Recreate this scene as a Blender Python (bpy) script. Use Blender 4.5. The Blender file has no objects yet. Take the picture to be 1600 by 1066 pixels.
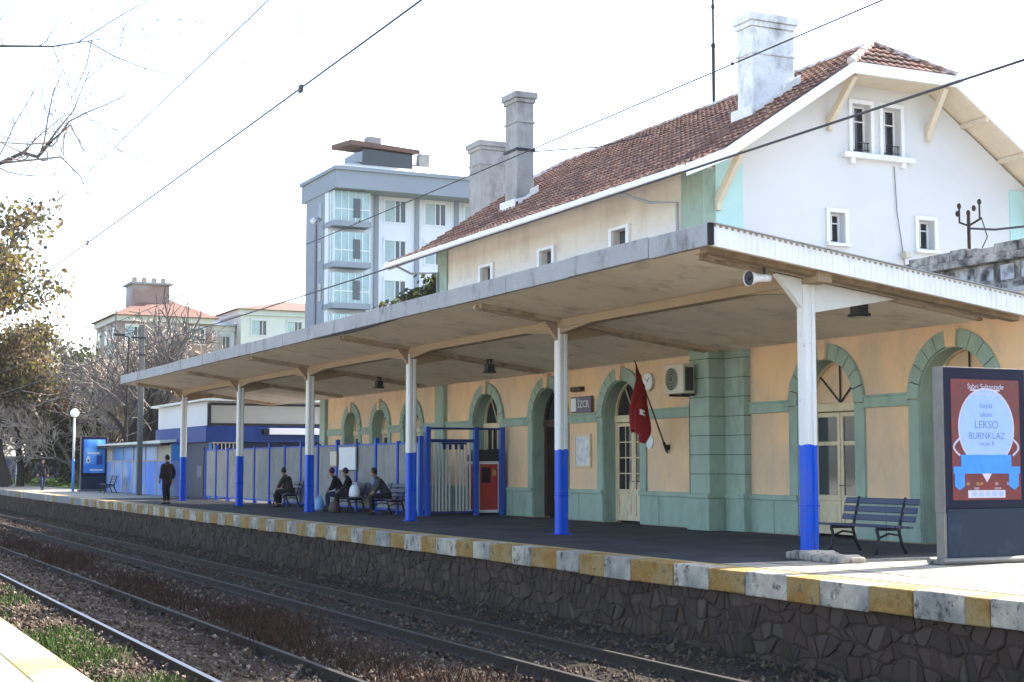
import bpy, bmesh, math, random
from mathutils import Vector, Matrix, Quaternion
R = math.radians
S = bpy.context.scene
COL = S.collection

# ------------------------------------------------------------------ camera
cam_d = bpy.data.cameras.new("camera"); cam = bpy.data.objects.new("camera", cam_d); COL.objects.link(cam)
cam_d.sensor_width = 36.0; cam_d.lens = 36.0 * 2370.0 / 1600.0
cam_d.clip_start = 0.1; cam_d.clip_end = 5000
EYE = 1.42
_psi, _pit = R(25.672), R(4.68)
cam.location = (0, 0, EYE)
_fw = Vector((-math.cos(_psi) * math.cos(_pit), math.sin(_psi) * math.cos(_pit), math.sin(_pit)))
cam.rotation_euler = _fw.to_track_quat('-Z', 'Y').to_euler()
S.camera = cam

# ------------------------------------------------------------------ sky, sun, exposure
SUN_SHIFT = Vector((0.28, -1.30, -1.0))          # where light goes for one metre of fall
sun_to = (-SUN_SHIFT).normalized()
elev = math.asin(sun_to.z); azim = math.atan2(sun_to.x, sun_to.y)   # azimuth from +Y towards +X
W = bpy.data.worlds.new("World"); S.world = W; W.use_nodes = True
nt = W.node_tree; nt.nodes.clear()
o_ = nt.nodes.new('ShaderNodeOutputWorld'); b_ = nt.nodes.new('ShaderNodeBackground'); s_ = nt.nodes.new('ShaderNodeTexSky')
s_.sky_type = 'NISHITA'; s_.sun_disc = False; s_.sun_elevation = elev; s_.sun_rotation = azim
s_.air_density = 1.0; s_.dust_density = 2.2; s_.ozone_density = 1.0
b_.inputs[1].default_value = 0.15
nt.links.new(s_.outputs[0], b_.inputs[0]); nt.links.new(b_.outputs[0], o_.inputs[0])
sd = bpy.data.lights.new("sun", 'SUN'); sd.energy = 4.8; sd.angle = R(0.5); sd.color = (1.0, 0.92, 0.78)
so = bpy.data.objects.new("sun", sd); COL.objects.link(so); so.location = (0, 60, 60)
so.rotation_euler = SUN_SHIFT.to_track_quat('-Z', 'Y').to_euler()
S.view_settings.view_transform = 'Standard'; S.view_settings.look = 'None'
S.view_settings.exposure = 2.1; S.view_settings.gamma = 1.0
HAZE = 0.0001

# ------------------------------------------------------------------ materials
def srgb(r, g, b):
    f = lambda c: (c / 12.92) if c <= 0.04045 else ((c + 0.055) / 1.055) ** 2.4
    return (f(r / 255), f(g / 255), f(b / 255))

def mat(name, c, rough=0.75, var=0.12, scale=2.5, bump=0.0, bscale=40, stain=None, metallic=0.0, c2=None, c2scale=1.0, spec=0.3):
    m = bpy.data.materials.new(name); m.use_nodes = True
    t = m.node_tree; n = t.nodes; L = t.links
    p = n['Principled BSDF']; p.inputs['Roughness'].default_value = rough; p.inputs['Metallic'].default_value = metallic
    p.inputs['Specular IOR Level'].default_value = spec
    tc = n.new('ShaderNodeTexCoord')
    nz = n.new('ShaderNodeTexNoise'); nz.inputs['Scale'].default_value = scale; nz.inputs['Detail'].default_value = 8; nz.inputs['Roughness'].default_value = 0.65
    L.new(tc.outputs['Object'], nz.inputs['Vector'])
    rp = n.new('ShaderNodeValToRGB'); e = rp.color_ramp.elements
    e[0].position = 0.28; e[1].position = 0.72
    e[0].color = (*[max(0, x * (1 - var)) for x in c], 1); e[1].color = (*[min(1, x * (1 + var)) for x in c], 1)
    L.new(nz.outputs['Fac'], rp.inputs['Fac'])
    out = rp.outputs['Color']
    if c2:
        n2 = n.new('ShaderNodeTexNoise'); n2.inputs['Scale'].default_value = c2scale; n2.inputs['Detail'].default_value = 6
        L.new(tc.outputs['Object'], n2.inputs['Vector'])
        r2 = n.new('ShaderNodeValToRGB'); r2.color_ramp.elements[0].position = 0.42; r2.color_ramp.elements[1].position = 0.6
        L.new(n2.outputs['Fac'], r2.inputs['Fac'])
        mx = n.new('ShaderNodeMixRGB'); L.new(r2.outputs['Color'], mx.inputs['Fac']); L.new(out, mx.inputs['Color1']); mx.inputs['Color2'].default_value = (*c2, 1)
        out = mx.outputs['Color']
    if stain:
        sc, amt, ssc = stain[:3]; lo, hi = (stain[3:5] if len(stain) > 3 else (0.52, 0.72))
        mp = n.new('ShaderNodeMapping'); mp.inputs['Scale'].default_value = (1, 1, stain[5] if len(stain) > 5 else 0.3)
        L.new(tc.outputs['Object'], mp.inputs['Vector'])
        n3 = n.new('ShaderNodeTexNoise'); n3.inputs['Scale'].default_value = ssc; n3.inputs['Detail'].default_value = 9; n3.inputs['Roughness'].default_value = 0.7
        L.new(mp.outputs['Vector'], n3.inputs['Vector'])
        r3 = n.new('ShaderNodeValToRGB'); r3.color_ramp.elements[0].position = lo; r3.color_ramp.elements[1].position = hi
        r3.color_ramp.elements[1].color = (amt, amt, amt, 1)
        L.new(n3.outputs['Fac'], r3.inputs['Fac'])
        mx = n.new('ShaderNodeMixRGB'); L.new(r3.outputs['Color'], mx.inputs['Fac']); L.new(out, mx.inputs['Color1']); mx.inputs['Color2'].default_value = (*sc, 1)
        out = mx.outputs['Color']
    L.new(out, p.inputs['Base Color'])
    if bump:
        nb = n.new('ShaderNodeTexNoise'); nb.inputs['Scale'].default_value = bscale; nb.inputs['Detail'].default_value = 7
        L.new(tc.outputs['Object'], nb.inputs['Vector'])
        bp = n.new('ShaderNodeBump'); bp.inputs['Strength'].default_value = bump; bp.inputs['Distance'].default_value = 0.03
        L.new(nb.outputs['Fac'], bp.inputs['Height']); L.new(bp.outputs['Normal'], p.inputs['Normal'])
    return m

def emis(name, c, strength):
    m = mat(name, c, 0.15, 0.03); p = m.node_tree.nodes['Principled BSDF']
    p.inputs['Emission Color'].default_value = (*c, 1); p.inputs['Emission Strength'].default_value = strength
    return m

def two_tone(name, zcut, upper, lower, chip):
    m = bpy.data.materials.new(name); m.use_nodes = True; t = m.node_tree; n = t.nodes; L = t.links; p = n['Principled BSDF']; p.inputs['Roughness'].default_value = .4
    tc = n.new('ShaderNodeTexCoord'); sx = n.new('ShaderNodeSeparateXYZ'); L.new(tc.outputs['Object'], sx.inputs[0])
    nz = n.new('ShaderNodeTexNoise'); nz.inputs['Scale'].default_value = 7; nz.inputs['Detail'].default_value = 5; L.new(tc.outputs['Object'], nz.inputs['Vector'])
    ma = n.new('ShaderNodeMath'); ma.operation = 'MULTIPLY_ADD'; L.new(nz.outputs['Fac'], ma.inputs[0]); ma.inputs[1].default_value = .09; L.new(sx.outputs['Z'], ma.inputs[2])
    gt = n.new('ShaderNodeMath'); gt.operation = 'GREATER_THAN'; L.new(ma.outputs[0], gt.inputs[0]); gt.inputs[1].default_value = zcut + .045
    mx = n.new('ShaderNodeMixRGB'); L.new(gt.outputs[0], mx.inputs['Fac']); mx.inputs['Color1'].default_value = (*lower, 1); mx.inputs['Color2'].default_value = (*upper, 1); out = mx.outputs['Color']
    for sc, lo, hi, col, amt, zs in ((3.0, .56, .74, (.16, .15, .13), .4, .2), (16, .64, .67, chip, .8, .55)):
        mp = n.new('ShaderNodeMapping'); mp.inputs['Scale'].default_value = (1, 1, zs); L.new(tc.outputs['Object'], mp.inputs['Vector'])
        n3 = n.new('ShaderNodeTexNoise'); n3.inputs['Scale'].default_value = sc; n3.inputs['Detail'].default_value = 8; n3.inputs['Roughness'].default_value = .65; L.new(mp.outputs['Vector'], n3.inputs['Vector'])
        r3 = n.new('ShaderNodeValToRGB'); r3.color_ramp.elements[0].position = lo; r3.color_ramp.elements[1].position = hi; r3.color_ramp.elements[1].color = (amt, amt, amt, 1); L.new(n3.outputs['Fac'], r3.inputs['Fac'])
        m3 = n.new('ShaderNodeMixRGB'); L.new(r3.outputs['Color'], m3.inputs['Fac']); L.new(out, m3.inputs['Color1']); m3.inputs['Color2'].default_value = (*col, 1); out = m3.outputs['Color']
    L.new(out, p.inputs['Base Color']); p.inputs['Specular IOR Level'].default_value = .2; return m

def leafmat(name, c, c2, sc=.8):
    m = mat(name, c, .7, .45, .9, c2=c2, c2scale=sc); t = m.node_tree; n = t.nodes; L = t.links; p = n['Principled BSDF']
    src = p.inputs['Base Color'].links[0].from_socket; tr = n.new('ShaderNodeBsdfTranslucent'); L.new(src, tr.inputs['Color'])
    mx = n.new('ShaderNodeMixShader'); mx.inputs[0].default_value = .38; L.new(p.outputs[0], mx.inputs[1]); L.new(tr.outputs[0], mx.inputs[2]); L.new(mx.outputs[0], n['Material Output'].inputs['Surface'])
    return m

def glass(name, c, rough=0.06):
    m = mat(name, c, rough, 0.15, 1.5, spec=0.6); return m

def cells(name, cols, scale, rough=0.9, bump=0.6, mapscale=(1, 1, 1), gap=None, gapw=0.06, dist=0.05):
    """stones: voronoi cells each with a colour of its own"""
    m = bpy.data.materials.new(name); m.use_nodes = True
    t = m.node_tree; n = t.nodes; L = t.links; p = n['Principled BSDF']; p.inputs['Roughness'].default_value = rough; p.inputs['Specular IOR Level'].default_value = 0.2
    tc = n.new('ShaderNodeTexCoord'); mp = n.new('ShaderNodeMapping'); mp.inputs['Scale'].default_value = mapscale
    L.new(tc.outputs['Object'], mp.inputs['Vector'])
    nw = n.new('ShaderNodeTexNoise'); nw.inputs['Scale'].default_value = 3.0; nw.inputs['Detail'].default_value = 4
    L.new(mp.outputs['Vector'], nw.inputs['Vector'])
    ad = n.new('ShaderNodeMixRGB'); ad.blend_type = 'LINEAR_LIGHT'; ad.inputs['Fac'].default_value = 0.12
    L.new(mp.outputs['Vector'], ad.inputs['Color1']); L.new(nw.outputs['Color'], ad.inputs['Color2'])
    v = n.new('ShaderNodeTexVoronoi'); v.inputs['Scale'].default_value = scale; L.new(ad.outputs['Color'], v.inputs['Vector'])
    sp = n.new('ShaderNodeSeparateColor'); L.new(v.outputs['Color'], sp.inputs['Color'])
    rp = n.new('ShaderNodeValToRGB'); rp.color_ramp.interpolation = 'LINEAR'
    els = rp.color_ramp.elements
    while len(els) < len(cols): els.new(0.5)
    for i, c in enumerate(cols): els[i].position = i / (len(cols) - 1); els[i].color = (*c, 1)
    L.new(sp.outputs[0], rp.inputs['Fac']); out = rp.outputs['Color']
    nf = n.new('ShaderNodeTexNoise'); nf.inputs['Scale'].default_value = scale * 4; nf.inputs['Detail'].default_value = 8; nf.inputs['Roughness'].default_value = .7
    L.new(tc.outputs['Object'], nf.inputs['Vector'])
    ml = n.new('ShaderNodeMixRGB'); ml.blend_type = 'OVERLAY'; ml.inputs['Fac'].default_value = 0.55
    L.new(out, ml.inputs['Color1']); L.new(nf.outputs['Fac'], ml.inputs['Color2']); out = ml.outputs['Color']
    v2 = n.new('ShaderNodeTexVoronoi'); v2.feature = 'DISTANCE_TO_EDGE'; v2.inputs['Scale'].default_value = scale; L.new(ad.outputs['Color'], v2.inputs['Vector'])
    rg = n.new('ShaderNodeValToRGB'); rg.color_ramp.elements[0].position = gapw * 0.4; rg.color_ramp.elements[1].position = gapw * 1.6
    L.new(v2.outputs['Distance'], rg.inputs['Fac'])
    if gap:
        mg = n.new('ShaderNodeMixRGB'); L.new(rg.outputs['Color'], mg.inputs['Fac']); mg.inputs['Color1'].default_value = (*gap, 1); L.new(out, mg.inputs['Color2']); out = mg.outputs['Color']
    L.new(out, p.inputs['Base Color'])
    sm = n.new('ShaderNodeMath'); sm.operation = 'ADD'; L.new(rg.outputs['Color'], sm.inputs[0]); L.new(nf.outputs['Fac'], sm.inputs[1])
    bp = n.new('ShaderNodeBump'); bp.inputs['Strength'].default_value = bump; bp.inputs['Distance'].default_value = dist
    L.new(sm.outputs[0], bp.inputs['Height']); L.new(bp.outputs['Normal'], p.inputs['Normal'])
    return m

def tilemat(name, cols, tx, ty):
    """one colour per roof tile, from the tile's place on the UV map"""
    m = bpy.data.materials.new(name); m.use_nodes = True
    t = m.node_tree; n = t.nodes; L = t.links; p = n['Principled BSDF']; p.inputs['Roughness'].default_value = 0.85; p.inputs['Specular IOR Level'].default_value = 0.25
    at = n.new('ShaderNodeAttribute'); at.attribute_name = 'tile_id'
    wn = n.new('ShaderNodeTexWhiteNoise'); wn.noise_dimensions = '1D'; L.new(at.outputs['Fac'], wn.inputs['W'])
    rp = n.new('ShaderNodeValToRGB'); els = rp.color_ramp.elements
    while len(els) < len(cols): els.new(0.5)
    for i, c in enumerate(cols): els[i].position = i / (len(cols) - 1); els[i].color = (*c, 1)
    L.new(wn.outputs['Value'], rp.inputs['Fac'])
    tc = n.new('ShaderNodeTexCoord')
    nz = n.new('ShaderNodeTexNoise'); nz.inputs['Scale'].default_value = 1.3; nz.inputs['Detail'].default_value = 10; nz.inputs['Roughness'].default_value = .7
    L.new(tc.outputs['Object'], nz.inputs['Vector'])
    r2 = n.new('ShaderNodeValToRGB'); r2.color_ramp.elements[0].position = .45; r2.color_ramp.elements[1].position = .7
    r2.color_ramp.elements[1].color = (.75, .75, .75, 1)
    L.new(nz.outputs['Fac'], r2.inputs['Fac'])
    mx = n.new('ShaderNodeMixRGB'); L.new(r2.outputs['Color'], mx.inputs['Fac']); L.new(rp.outputs['Color'], mx.inputs['Color1']); mx.inputs['Color2'].default_value = (.07, .045, .04, 1)
    L.new(mx.outputs['Color'], p.inputs['Base Color'])
    return m

M = {}
M['asphalt'] = mat('platform asphalt', (.036, .037, .043), .9, .3, 1.2, .5, 60, stain=((.07, .067, .068), .8, .55, .48, .70, 1), c2=(.022, .023, .028), c2scale=.9)
M['paving'] = mat('pale worn paving', (.52, .48, .41), .9, .25, 1.5, .35, 30, stain=((.16, .14, .12), .8, 3, .55, .68, 1))
M['paving_far'] = mat('pale platform paving', (.285, .262, .215), .9, .22, 1.3, .35, 30, stain=((.11, .10, .085), .8, 2.2, .52, .66, 1))
M['yellow_soft'] = mat('pale yellow slabs', (.40, .31, .10), .85, .25, 2.2, .3, 40, c2=(.34, .30, .20), c2scale=1.4)
M['cream_slab'] = mat('cream slabs', (.36, .32, .22), .9, .2, 2, .3, 40)
M['yellow_line'] = mat('worn yellow line', (.36, .255, .07), .85, .3, 4, .2, 50, stain=((.25, .23, .19), .8, 6, .5, .65, 1))
M['kerb_white'] = mat('kerb white paint', (.43, .37, .29), .85, .22, 5, .5, 30, stain=((.05, .044, .036), .9, 6.5, .53, .63, .8), c2=(.24, .22, .19), c2scale=2)
M['kerb_yellow'] = mat('kerb yellow paint', (.27, .14, .03), .85, .3, 5, .5, 30, stain=((.06, .045, .03), .9, 5.0, .54, .66, .8), c2=(.30, .20, .08), c2scale=2.5)
M['kerb_stone'] = mat('bare kerb stone', (.22, .21, .20), .9, .3, 5, .5, 30)
M['rubble'] = cells('rubble stone wall', [(.035, .027, .024), (.075, .052, .044), (.052, .042, .039), (.095, .068, .058), (.045, .038, .036), (.068, .056, .050)], 3.4, .95, .9, (1, 1, .62), (.034, .028, .024), .05, .06)
M['ballast'] = cells('track ballast', [(0.0366, 0.0245, 0.0163), (0.0915, 0.0608, 0.04), (0.1464, 0.098, 0.0651), (0.061, 0.0382, 0.0237), (0.1952, 0.1352, 0.0888), (0.0793, 0.048, 0.0311)], 17, .95, 1.0, (1, 1, 1), (.02, .017, .015), .05, .05)
M['ballast_dark'] = cells('oily track ballast', [(0.0146, 0.0108, 0.0081), (0.0366, 0.0255, 0.0178), (0.0549, 0.0382, 0.0259), (0.0244, 0.0167, 0.0118), (0.0732, 0.0519, 0.0355)], 17, .95, 1.0, (1, 1, 1), (.01, .009, .009), .05, .05)
M['brown_bed'] = cells('brown earthy ballast', [(0.0195, 0.0108, 0.0067), (0.0488, 0.0274, 0.017), (0.0342, 0.0186, 0.0111), (0.0671, 0.0412, 0.0266), (0.0244, 0.0137, 0.0089)], 15, .95, .9, (1, 1, 1), (.012, .009, .008), .05, .05)
M['weed_dark'] = mat('old dark stems', (.028, .015, .009), .9, .4, 3)
M['stone_c'] = mat('ballast stone pale', (.18, .145, .112), .95, .4, 8)
M['stone_a'] = mat('ballast stone grey', (.105, .078, .056), .95, .4, 8)
M['stone_b'] = mat('ballast stone brown', (.068, .043, .029), .95, .4, 8)
M['earth'] = mat('bare earth', (.040, .028, .018), .95, .4, 2, .6, 20, c2=(.025, .035, .012), c2scale=.8)
M['lawn'] = mat('lawn ground', (.07, .11, .02), .95, .35, .6, .4, 30)
M['grass'] = mat('grass blades', (.052, .098, .014), .8, .4, 1.5)
M['weed'] = mat('dead brown stems', (.060, .028, .016), .9, .4, 3)
M['rail_side'] = mat('rusty rail', (.030, .020, .016), .8, .4, 12)
M['rail_top'] = mat('polished rail head', (.17, .175, .19), .45, .15, 20, metallic=1.0)
M['rubble_stone'] = tilemat('rough rubble stones', [(.026, .017, .012), (.054, .031, .021), (.036, .025, .019), (.066, .041, .029), (.030, .023, .018), (.048, .028, .019), (.074, .055, .040)], 1, 1)
M['mortar_dark'] = mat('dark mortar', (.040, .026, .018), .95, .3, 3, .4, 20)
M['rail_worn'] = mat('dull rail head', (.020, .017, .014), .75, .3, 14, metallic=.2)
M['sleeper'] = mat('concrete sleeper', (.16, .15, .14), .95, .3, 6, .3, 30)
M['peach'] = mat('peach render', (.76, .50, .285), .9, .07, .9, .12, 60, stain=((.50, .385, .27), .75, 1.1, .46, .66, .45), c2=(.66, .47, .31), c2scale=.5)
M['green'] = mat('sage green paint', (.285, .37, .30), .85, .10, 1.4, .1, 50, stain=((.15, .19, .155), .6, 2.2, .48, .70, .35))
M['green_lit'] = mat('mint render', (.42, .62, .595), .9, .05, 1, .1, 50)  # overexposed brightness put into a paler copy of the green
M['joint'] = mat('dark joint', srgb(70, 84, 72), .9, .1, 4)
M['joint_dark'] = mat('dirty joint', (.07, .065, .055), .95, .3, 5)
M['white_render'] = mat('white render', (.60, .60, .60), .92, .04, .7, .12, 45, stain=((.60, .58, .56), .6, .8, .55, .75, .4))
M['cream_render'] = mat('cream render', (.64, .58, .50), .92, .07, .8, .15, 45, stain=(srgb(178, 166, 150), .8, .9, .48, .7, .3))
M['grey_render'] = mat('greyish rose render', (.62, .58, .535), .92, .06, 1.2, .15, 45)
M['cream'] = mat('cream joinery paint', srgb(206, 190, 158), .6, .08, 3, stain=(srgb(150, 128, 98), .6, 4, .55, .7, .4))
M['soffit_wood'] = mat('cream soffit boards', (.60, .52, .40), .75, .08, 3)
M['white_paint'] = mat('white paint', (.72, .72, .72), .5, .05, 3, stain=((.42, .38, .33), .6, 3, .56, .72, .35))
M['fascia_white'] = mat('white fascia board', (.76, .76, .76), .6, .05, 3, stain=((.5, .48, .45), .5, 4, .56, .7, .6))
M['concrete'] = mat('fascia concrete', (.30, .305, .315), .9, .12, 1.5, .3, 30, stain=((.12, .115, .12), .85, 2.2, .54, .68, .45))
M['slab'] = mat('canopy soffit paint', (.74, .655, .53), .9, .10, .8, .1, 30, stain=((.30, .25, .20), .7, 1.2, .52, .75, 1))
M['beam'] = mat('canopy beam paint', (.40, .325, .24), .9, .12, 2, .1, 30, stain=((.13, .09, .06), .8, 2.5, .5, .68, 1))
M['beam_warm'] = mat('warm cream beam', (.32, .235, .155), .9, .08, 1.5, stain=((.34, .25, .16), .5, 2, .52, .72, 1))
M['rustedge'] = mat('rust stained edge', (.22, .16, .10), .9, .35, 4, .2, 30)
M['roof_felt'] = mat('roof felt', (.30, .295, .285), .95, .3, 1)
M['black'] = mat('black gap', (.012, .012, .014), .8, .1)
M['col_white'] = mat('column white', (.62, .62, .61), .55, .06, 4, stain=((.32, .27, .22), .7, 4, .58, .72, .25))
M['col_blue'] = mat('column blue', (.004, .035, .50), .24, .12, 4, stain=((.02, .03, .12), .6, 5, .58, .72, .4), spec=.5)
M['column'] = two_tone('column paint', 1.74, (.64, .64, .63), (.001, .075, .54), (.16, .12, .09))
M['blue'] = mat('fence blue paint', (.018, .075, .40), .5, .15, 3, stain=((.02, .03, .10), .5, 5, .56, .7, .4))
M['blue_dark'] = mat('dark blue paint', (.012, .035, .16), .5, .15, 3)
M['kiosk_blue'] = mat('kiosk blue', (.008, .040, .19), .55, .12, 2)
M['kiosk_navy'] = mat('kiosk navy', (.006, .016, .055), .5, .2, 2)
M['bench_blue'] = mat('navy bench paint', (.011, .020, .072), .45, .2, 6, spec=.5)
M['iron'] = mat('cast iron', (.018, .020, .026), .55, .2, 8)
M['bar_white'] = mat('pale bars', (.50, .50, .48), .6, .1, 4)
M['fence_pale'] = mat('pale fence bars', (.31, .305, .30), .7, .15, 2, stain=((.17, .17, .17), .6, 2.5, .5, .7, .3))
M['panel_beige'] = mat('beige sheet panel', (.36, .33, .29), .8, .07, 1.2)
M['board_beige'] = mat('beige board', (.34, .33, .29), .7, .05, .6)
M['roof_tile'] = tilemat('clay tiles', [(.085, .045, .037), (.155, .074, .054), (.21, .10, .072), (.12, .062, .048), (.235, .14, .105), (.10, .052, .042)], .22, .33)
M['ridge'] = mat('ridge tile and mortar', (.34, .20, .15), .9, .3, 6, .3, 30, c2=(.55, .52, .50), c2scale=3.5)
M['mortar'] = mat('lime mortar flashing', (.70, .69, .68), .9, .1, 4, .4, 20)
M['chim_white'] = mat('weathered whitewash', (.68, .69, .70), .95, .15, 1.6, .4, 25, stain=((.20, .21, .22), .8, 1.6, .5, .72, .6))
M['chim_grey'] = mat('grey cement render', (.30, .295, .29), .95, .2, 2, .4, 25, stain=((.13, .125, .12), .8, 1.8, .5, .7, .5))
M['pane'] = glass('window pane', (.045, .055, .065))
M['pane_dark'] = glass('dark pane', (.012, .013, .016))
M['pane_pale'] = glass('pane tinted sky pale', (.32, .42, .42), .12)  # sky's reflection put into the pane as a pale colour
M['wood_dark'] = mat('dark brown door', (.05, .028, .018), .6, .25, 4)
M['interior'] = mat('dim interior', (.02, .018, .016), .9, .2)  # indoor gloom put into a near-black colour
M['red_paint'] = mat('red cabinet', (.42, .035, .02), .4, .12, 4, spec=.5)
M['flag_red'] = mat('flag red cloth', (.20, .005, .008), .8, .12, 5)
M['cloth_white'] = mat('white cloth', (.75, .75, .76), .8, .05, 5)
M['wood_pole'] = mat('wooden pole', (.09, .055, .03), .7, .25, 6)
M['plastic_cream'] = mat('aged cream plastic', (.50, .46, .37), .5, .07, 3)
M['grill'] = mat('dark grille', (.03, .035, .038), .5, .2, 8)
M['sign_violet'] = mat('sign slate violet', (.10, .09, .14), .5, .1, 3)
M['paper'] = mat('paper white', (.66, .68, .69), .6, .05, 5)
M['paper_grey'] = mat('printed paper', (.46, .50, .55), .5, .25, 9, c2=(.68, .67, .64), c2scale=5)
M['steel'] = mat('brushed steel', (.15, .145, .14), .45, .15, 8, metallic=.3)
M['panel_navy'] = mat('panel navy', (.011, .024, .046), .45, .12, 3, stain=((.035, .05, .075), .6, 3, .55, .7, 1), spec=.15)
M['navy_frame'] = mat('panel frame navy', (.006, .009, .028), .5, .12, 3, spec=.12)  # plain dark navy of the advert panel frames
M['poster_red'] = mat('poster red', (.155, .022, .022), .35, .18, 5, c2=(.11, .022, .028), c2scale=6)
M['poster_sky'] = mat('poster pale blue', (.27, .40, .68), .35, .07, 7)
M['poster_blue'] = mat('poster bright blue', (.035, .22, .72), .35, .15, 6)
M['poster_text'] = mat('poster print blue', (.08, .17, .36), .4, .05)
M['poster_rim'] = mat('poster rim white', (.50, .46, .56), .4, .05)
M['poster_gold'] = mat('poster gold print', (.55, .30, .10), .4, .05)
M['ad_blue'] = mat('blue advert', (.04, .20, .62), .3, .1, 1.2, c2=(.20, .48, .80), c2scale=1.1)
M['ad_deep'] = mat('deep blue print', (.012, .05, .22), .4, .1)
M['shed_grey'] = mat('pale blue shed panel', (.30, .36, .47), .7, .08, 2, c2=(.10, .22, .62), c2scale=.45)
M['shed_glass'] = glass('blue glazing', (.05, .22, .55), .3)
M['concrete_pole'] = mat('concrete pole', (.11, .108, .10), .9, .15, 3, .2, 30)
M['globe'] = mat('white lamp globe', (.80, .80, .80), .25, .03)
M['light_blue'] = mat('light blue paint', (.06, .24, .62), .5, .1, 4)
M['bark'] = mat('grey bark', (.095, .078, .068), .95, .3, 6, .5, 20)
M['bark_dark'] = mat('dark bark', (.034, .029, .027), .95, .3, 6, .5, 20)
M['twig'] = mat('twigs', (.34, .285, .245), .95, .25, 4)
M['twig_dark'] = mat('dark twigs', (.12, .10, .092), .95, .25, 4)
M['leaf_olive'] = leafmat('yellow green leaves', (.17, .155, .035), (.16, .095, .045), .6)
M['leaf_rust'] = leafmat('russet leaves', (.13, .085, .05), (.09, .07, .045), .9)
M['leaf_dark'] = leafmat('dark evergreen leaves', (.030, .045, .024), (.060, .052, .042), .5)
M['leaf_green'] = leafmat('climber leaves', (.040, .065, .016), (.07, .075, .02), 2)
M['leaf_lime'] = leafmat('sunlit lime leaves', (.20, .24, .02), (.26, .24, .03), 2)
M['apt_grey'] = mat('blue grey render', (.27, .30, .335), .9, .05, .3)
M['apt_pale'] = mat('pale lilac render', (.74, .76, .80), .9, .05, .3)
M['apt_rose'] = mat('brick rose render', (.25, .175, .15), .9, .12, .3, c2=(.42, .38, .36), c2scale=.25)
M['apt_white'] = mat('off white render', (.62, .60, .56), .9, .06, .3)
M['apt_roof'] = mat('orange tile roof', (.15, .085, .07), .9, .2, .8)
M['apt_glass'] = glass('balcony glazing', (.30, .44, .45), .15)
M['rooftin'] = mat('pale sheet roof', (.55, .57, .52), .6, .08, .5)
M['wire'] = mat('overhead wire', (.045, .045, .055), .6, .1)
M['skin'] = mat('skin', (.36, .19, .12), .55, .06, 8)
M['hair'] = mat('dark hair', (.012, .010, .009), .6, .2, 30)
M['coat_black'] = mat('black coat', (.010, .010, .013), .9, .2, 10)
M['coat_brown'] = mat('dark brown coat', (.018, .013, .014), .9, .25, 6)
M['coat_olive'] = mat('dark olive coat', (.030, .028, .022), .9, .2, 8)
M['coat_grey'] = mat('charcoal grey coat', (.040, .042, .045), .9, .2, 8)
M['jeans'] = mat('dark blue jeans', (.020, .030, .075), .9, .2, 12)
M['trousers'] = mat('black trousers', (.008, .008, .011), .9, .2, 10)
M['shoe'] = mat('dark shoe', (.012, .010, .010), .5, .2, 10)
M['cap_purple'] = mat('plum beanie', (.05, .012, .05), .9, .15, 10)
M['bag_white'] = mat('white plastic bag', (.66, .68, .72), .4, .07, 8)
M['bag_brown'] = mat('brown leather bag', (.055, .034, .026), .6, .2, 8)
M['bag_blue'] = mat('pale blue bag', (.16, .34, .62), .5, .1, 8)
M['weathered'] = mat('weathered cornice', (.33, .31, .28), .95, .3, 3, .6, 15, stain=((.045, .042, .042), .95, 2.2, .46, .60, .7))
M['recess_dark'] = mat('dark mottled recess', (.06, .058, .06), .95, .3, 4, .5, 15, c2=(.42, .41, .43), c2scale=3.2)  # dark plates with random pale patches along the parapet
M['hill'] = mat('far ground', (.09, .085, .07), .95, .3, .02)

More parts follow.
